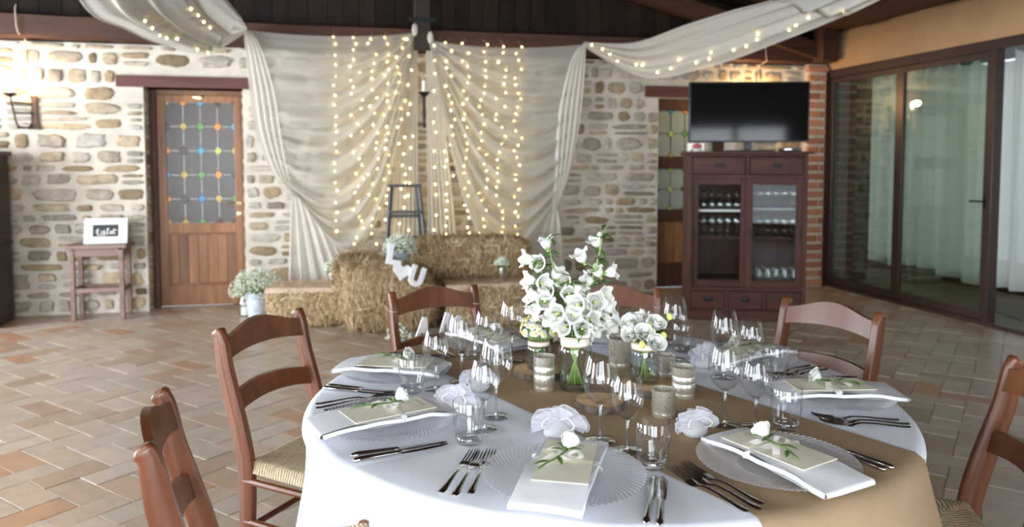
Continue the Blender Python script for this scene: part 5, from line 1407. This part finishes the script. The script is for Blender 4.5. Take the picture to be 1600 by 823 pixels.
# step ladder
ld = thing('step_ladder', 'dark grey wooden step ladder standing behind the hay bales', 'ladder', (.585, 7.10, 0))
G().box(-.155, .155, -.06, .06, 1.175, 1.20).obj('top_step', M['ladder'], ld, bevel=.004)
for s in (-1, 1):
    G().tube([(s * .235, -.16, 0), (s * .13, -.03, 1.18)], .017, 4, None, 1.0).obj('front_leg', M['ladder'], ld, smooth=False)
    G().tube([(s * .20, .16, 0), (s * .115, .03, 1.18)], .014, 4, None, 1.0).obj('back_leg', M['ladder'], ld, smooth=False)
for zz in (.25, .48, .71, .945):
    f = zz / 1.18; hw = lerp(.235, .13, f); y = lerp(-.16, -.03, f); G().box(-hw, hw, y - .03, y + .03, zz - .012, zz + .012).obj('step', M['ladder'], ld, bevel=.003)
for zz in (.45, .90):
    f = zz / 1.18; hw = lerp(.20, .115, f); y = lerp(.16, .03, f); G().box(-hw, hw, y - .01, y + .01, zz - .015, zz + .015).obj('back_brace', M['ladder'], ld)
# white letters L, heart, U
def letter(name, label, out, loc, rot, d=.022):
    o = G().prism(out, d).obj(name, M['white'], None, smooth=False, bevel=.003); o.location = loc; o.rotation_euler = rot; tag(o, label, 'letter'); return o
letter('letter_sign', 'white letter L leaning on the hay bale', [(0, 0), (.125, 0), (.125, .045), (.048, .045), (.048, .175), (0, .175)], (.352, 6.185, .580), (R(-14), R(12), R(5)))
heart = [(.076 * (16 * sin(t_) ** 3) / 16, .076 * (13 * cos(t_) - 5 * cos(2 * t_) - 2 * cos(3 * t_) - cos(4 * t_)) / 16) for t_ in [2 * PI * k / 40 for k in range(40)]]
letter('heart_sign', 'white wooden heart between the letters L and U', heart, (.482, 6.150, .518), (R(-14), R(14), R(5)))
U_out = [(-.062, .11)] + [(-.062 * cos(PI * k / 10), -.062 * sin(PI * k / 10)) for k in range(11)] + [(.062, .11), (.020, .11)] + [(.020 * cos(PI * k / 8), -.018 * sin(PI * k / 8)) for k in range(9)] + [(-.020, .11)]
letter('letter_sign', 'white letter U below the heart on the hay bale', U_out, (.592, 6.125, .455), (R(-14), R(22), R(5)))
# string with letters tied between the chair posts
def A_out(s): return [(0, 0), (.018 * s, 0), (.030 * s, .04 * s), (.060 * s, .04 * s), (.072 * s, 0), (.09 * s, 0), (.058 * s, .13 * s), (.032 * s, .13 * s)]
def Mo(s): return [(0, 0), (.02 * s, 0), (.02 * s, .085 * s), (.045 * s, .03 * s), (.055 * s, .03 * s), (.08 * s, .085 * s), (.08 * s, 0), (.10 * s, 0), (.10 * s, .13 * s), (.075 * s, .13 * s), (.05 * s, .07 * s), (.025 * s, .13 * s), (0, .13 * s)]
for c, lab, items in ((chairs[2], 'hay-bale chair', (('A', A_out(.75), -.075, .655, 8), ('M', Mo(.80), .035, .66, 18))), (chairs[3], 'stone-wall chair', (('A', A_out(.75), -.02, .66, -4), ('M', Mo(.8), .085, .655, -18)))):
    base = c.matrix_basis
    tw = thing('letter_garland', 'string of small white letters tied to the back of the ' + lab, 'garland', c.location, c.rotation_euler[2])
    G().tube(smooth_pts([(-.207, .262, .80), (-.195, .297, .815), (-.06, .305, .795), (.06, .305, .795), (.195, .297, .815), (.207, .262, .80)], 5), .0013, 5).obj('string', M['wire'], tw, angle=0)
    for s in (-1, 1): G().tube([(s * .185 + .0185 * cos(2 * PI * k / 12), .266 + .030 * sin(2 * PI * k / 12), .80 + .004 * sin(2 * PI * k / 12)) for k in range(13)], .0013, 5).obj('loop', M['wire'], tw, angle=0)
    for nm, out, x, z_, an in items:
        o = G().prism(out, .008, T(x, .308, z_) @ RY(R(an))).obj('letter_' + nm.lower(), M['white'], tw, smooth=False, bevel=.0015)
        G().tube([(x + .035, .306, .795), (x + .04, .311, z_ + .10)], .001, 4).obj('hanging_thread', M['wire'], tw, angle=0)

# ================================================================ PORCH CURTAINS
def vcurt(label, X, y0, y1, z0, z1, seed, sc):
    t = thing('porch_curtain', label, 'curtain', (X, (y0 + y1) / 2, z0), 0, 'white curtains on the porch')
    L = y1 - y0; nf = L * 3.1
    def fn(u, v):
        y = (u - .5) * L; ph = 2 * PI * nf * u + 1.5 * sin(3 * u + seed); am = .07 * (.35 + .65 * (1 - v))
        hang = .10 * abs(sin(PI * sc * u)) ** .7
        z_ = lerp(0, (z1 - z0) - .11 + .12 * (1 - abs(sin(PI * sc * u)) ** .6), v) + (.02 * sin(9 * u + seed) * (1 - v))
        return (am * sin(ph) + .02 * sin(2.3 * ph + seed), y + .015 * sin(ph * .5) * (1 - v), z_)
    G().grid(fn, int(60 * L), 24).obj('cloth', M['vcurtain'], t, angle=0)
vcurt('white porch curtain behind the closed glass sash next to the brick pier', 6.98, 7.9, 9.3, .10, 2.60, 1, 5)
vcurt('white porch curtain behind the glass sash with the handle', 6.92, 6.55, 7.95, .06, 2.58, 2, 5)
vcurt('white porch curtain seen through the open doorway', 6.80, 4.2, 6.55, .10, 2.62, 3, 5)
vcurt('white porch curtain beyond the open doorway, at the porch end', 6.85, 1.6, 4.2, .10, 2.62, 4, 5)
G().tube([(6.9, 1.2, 2.66), (6.9, 9.55, 2.66)], .012, 8).obj('trim_12', M['black']); tag(bpy.data.objects['trim_12'], kind='structure')
bpy.context.view_layer.update()
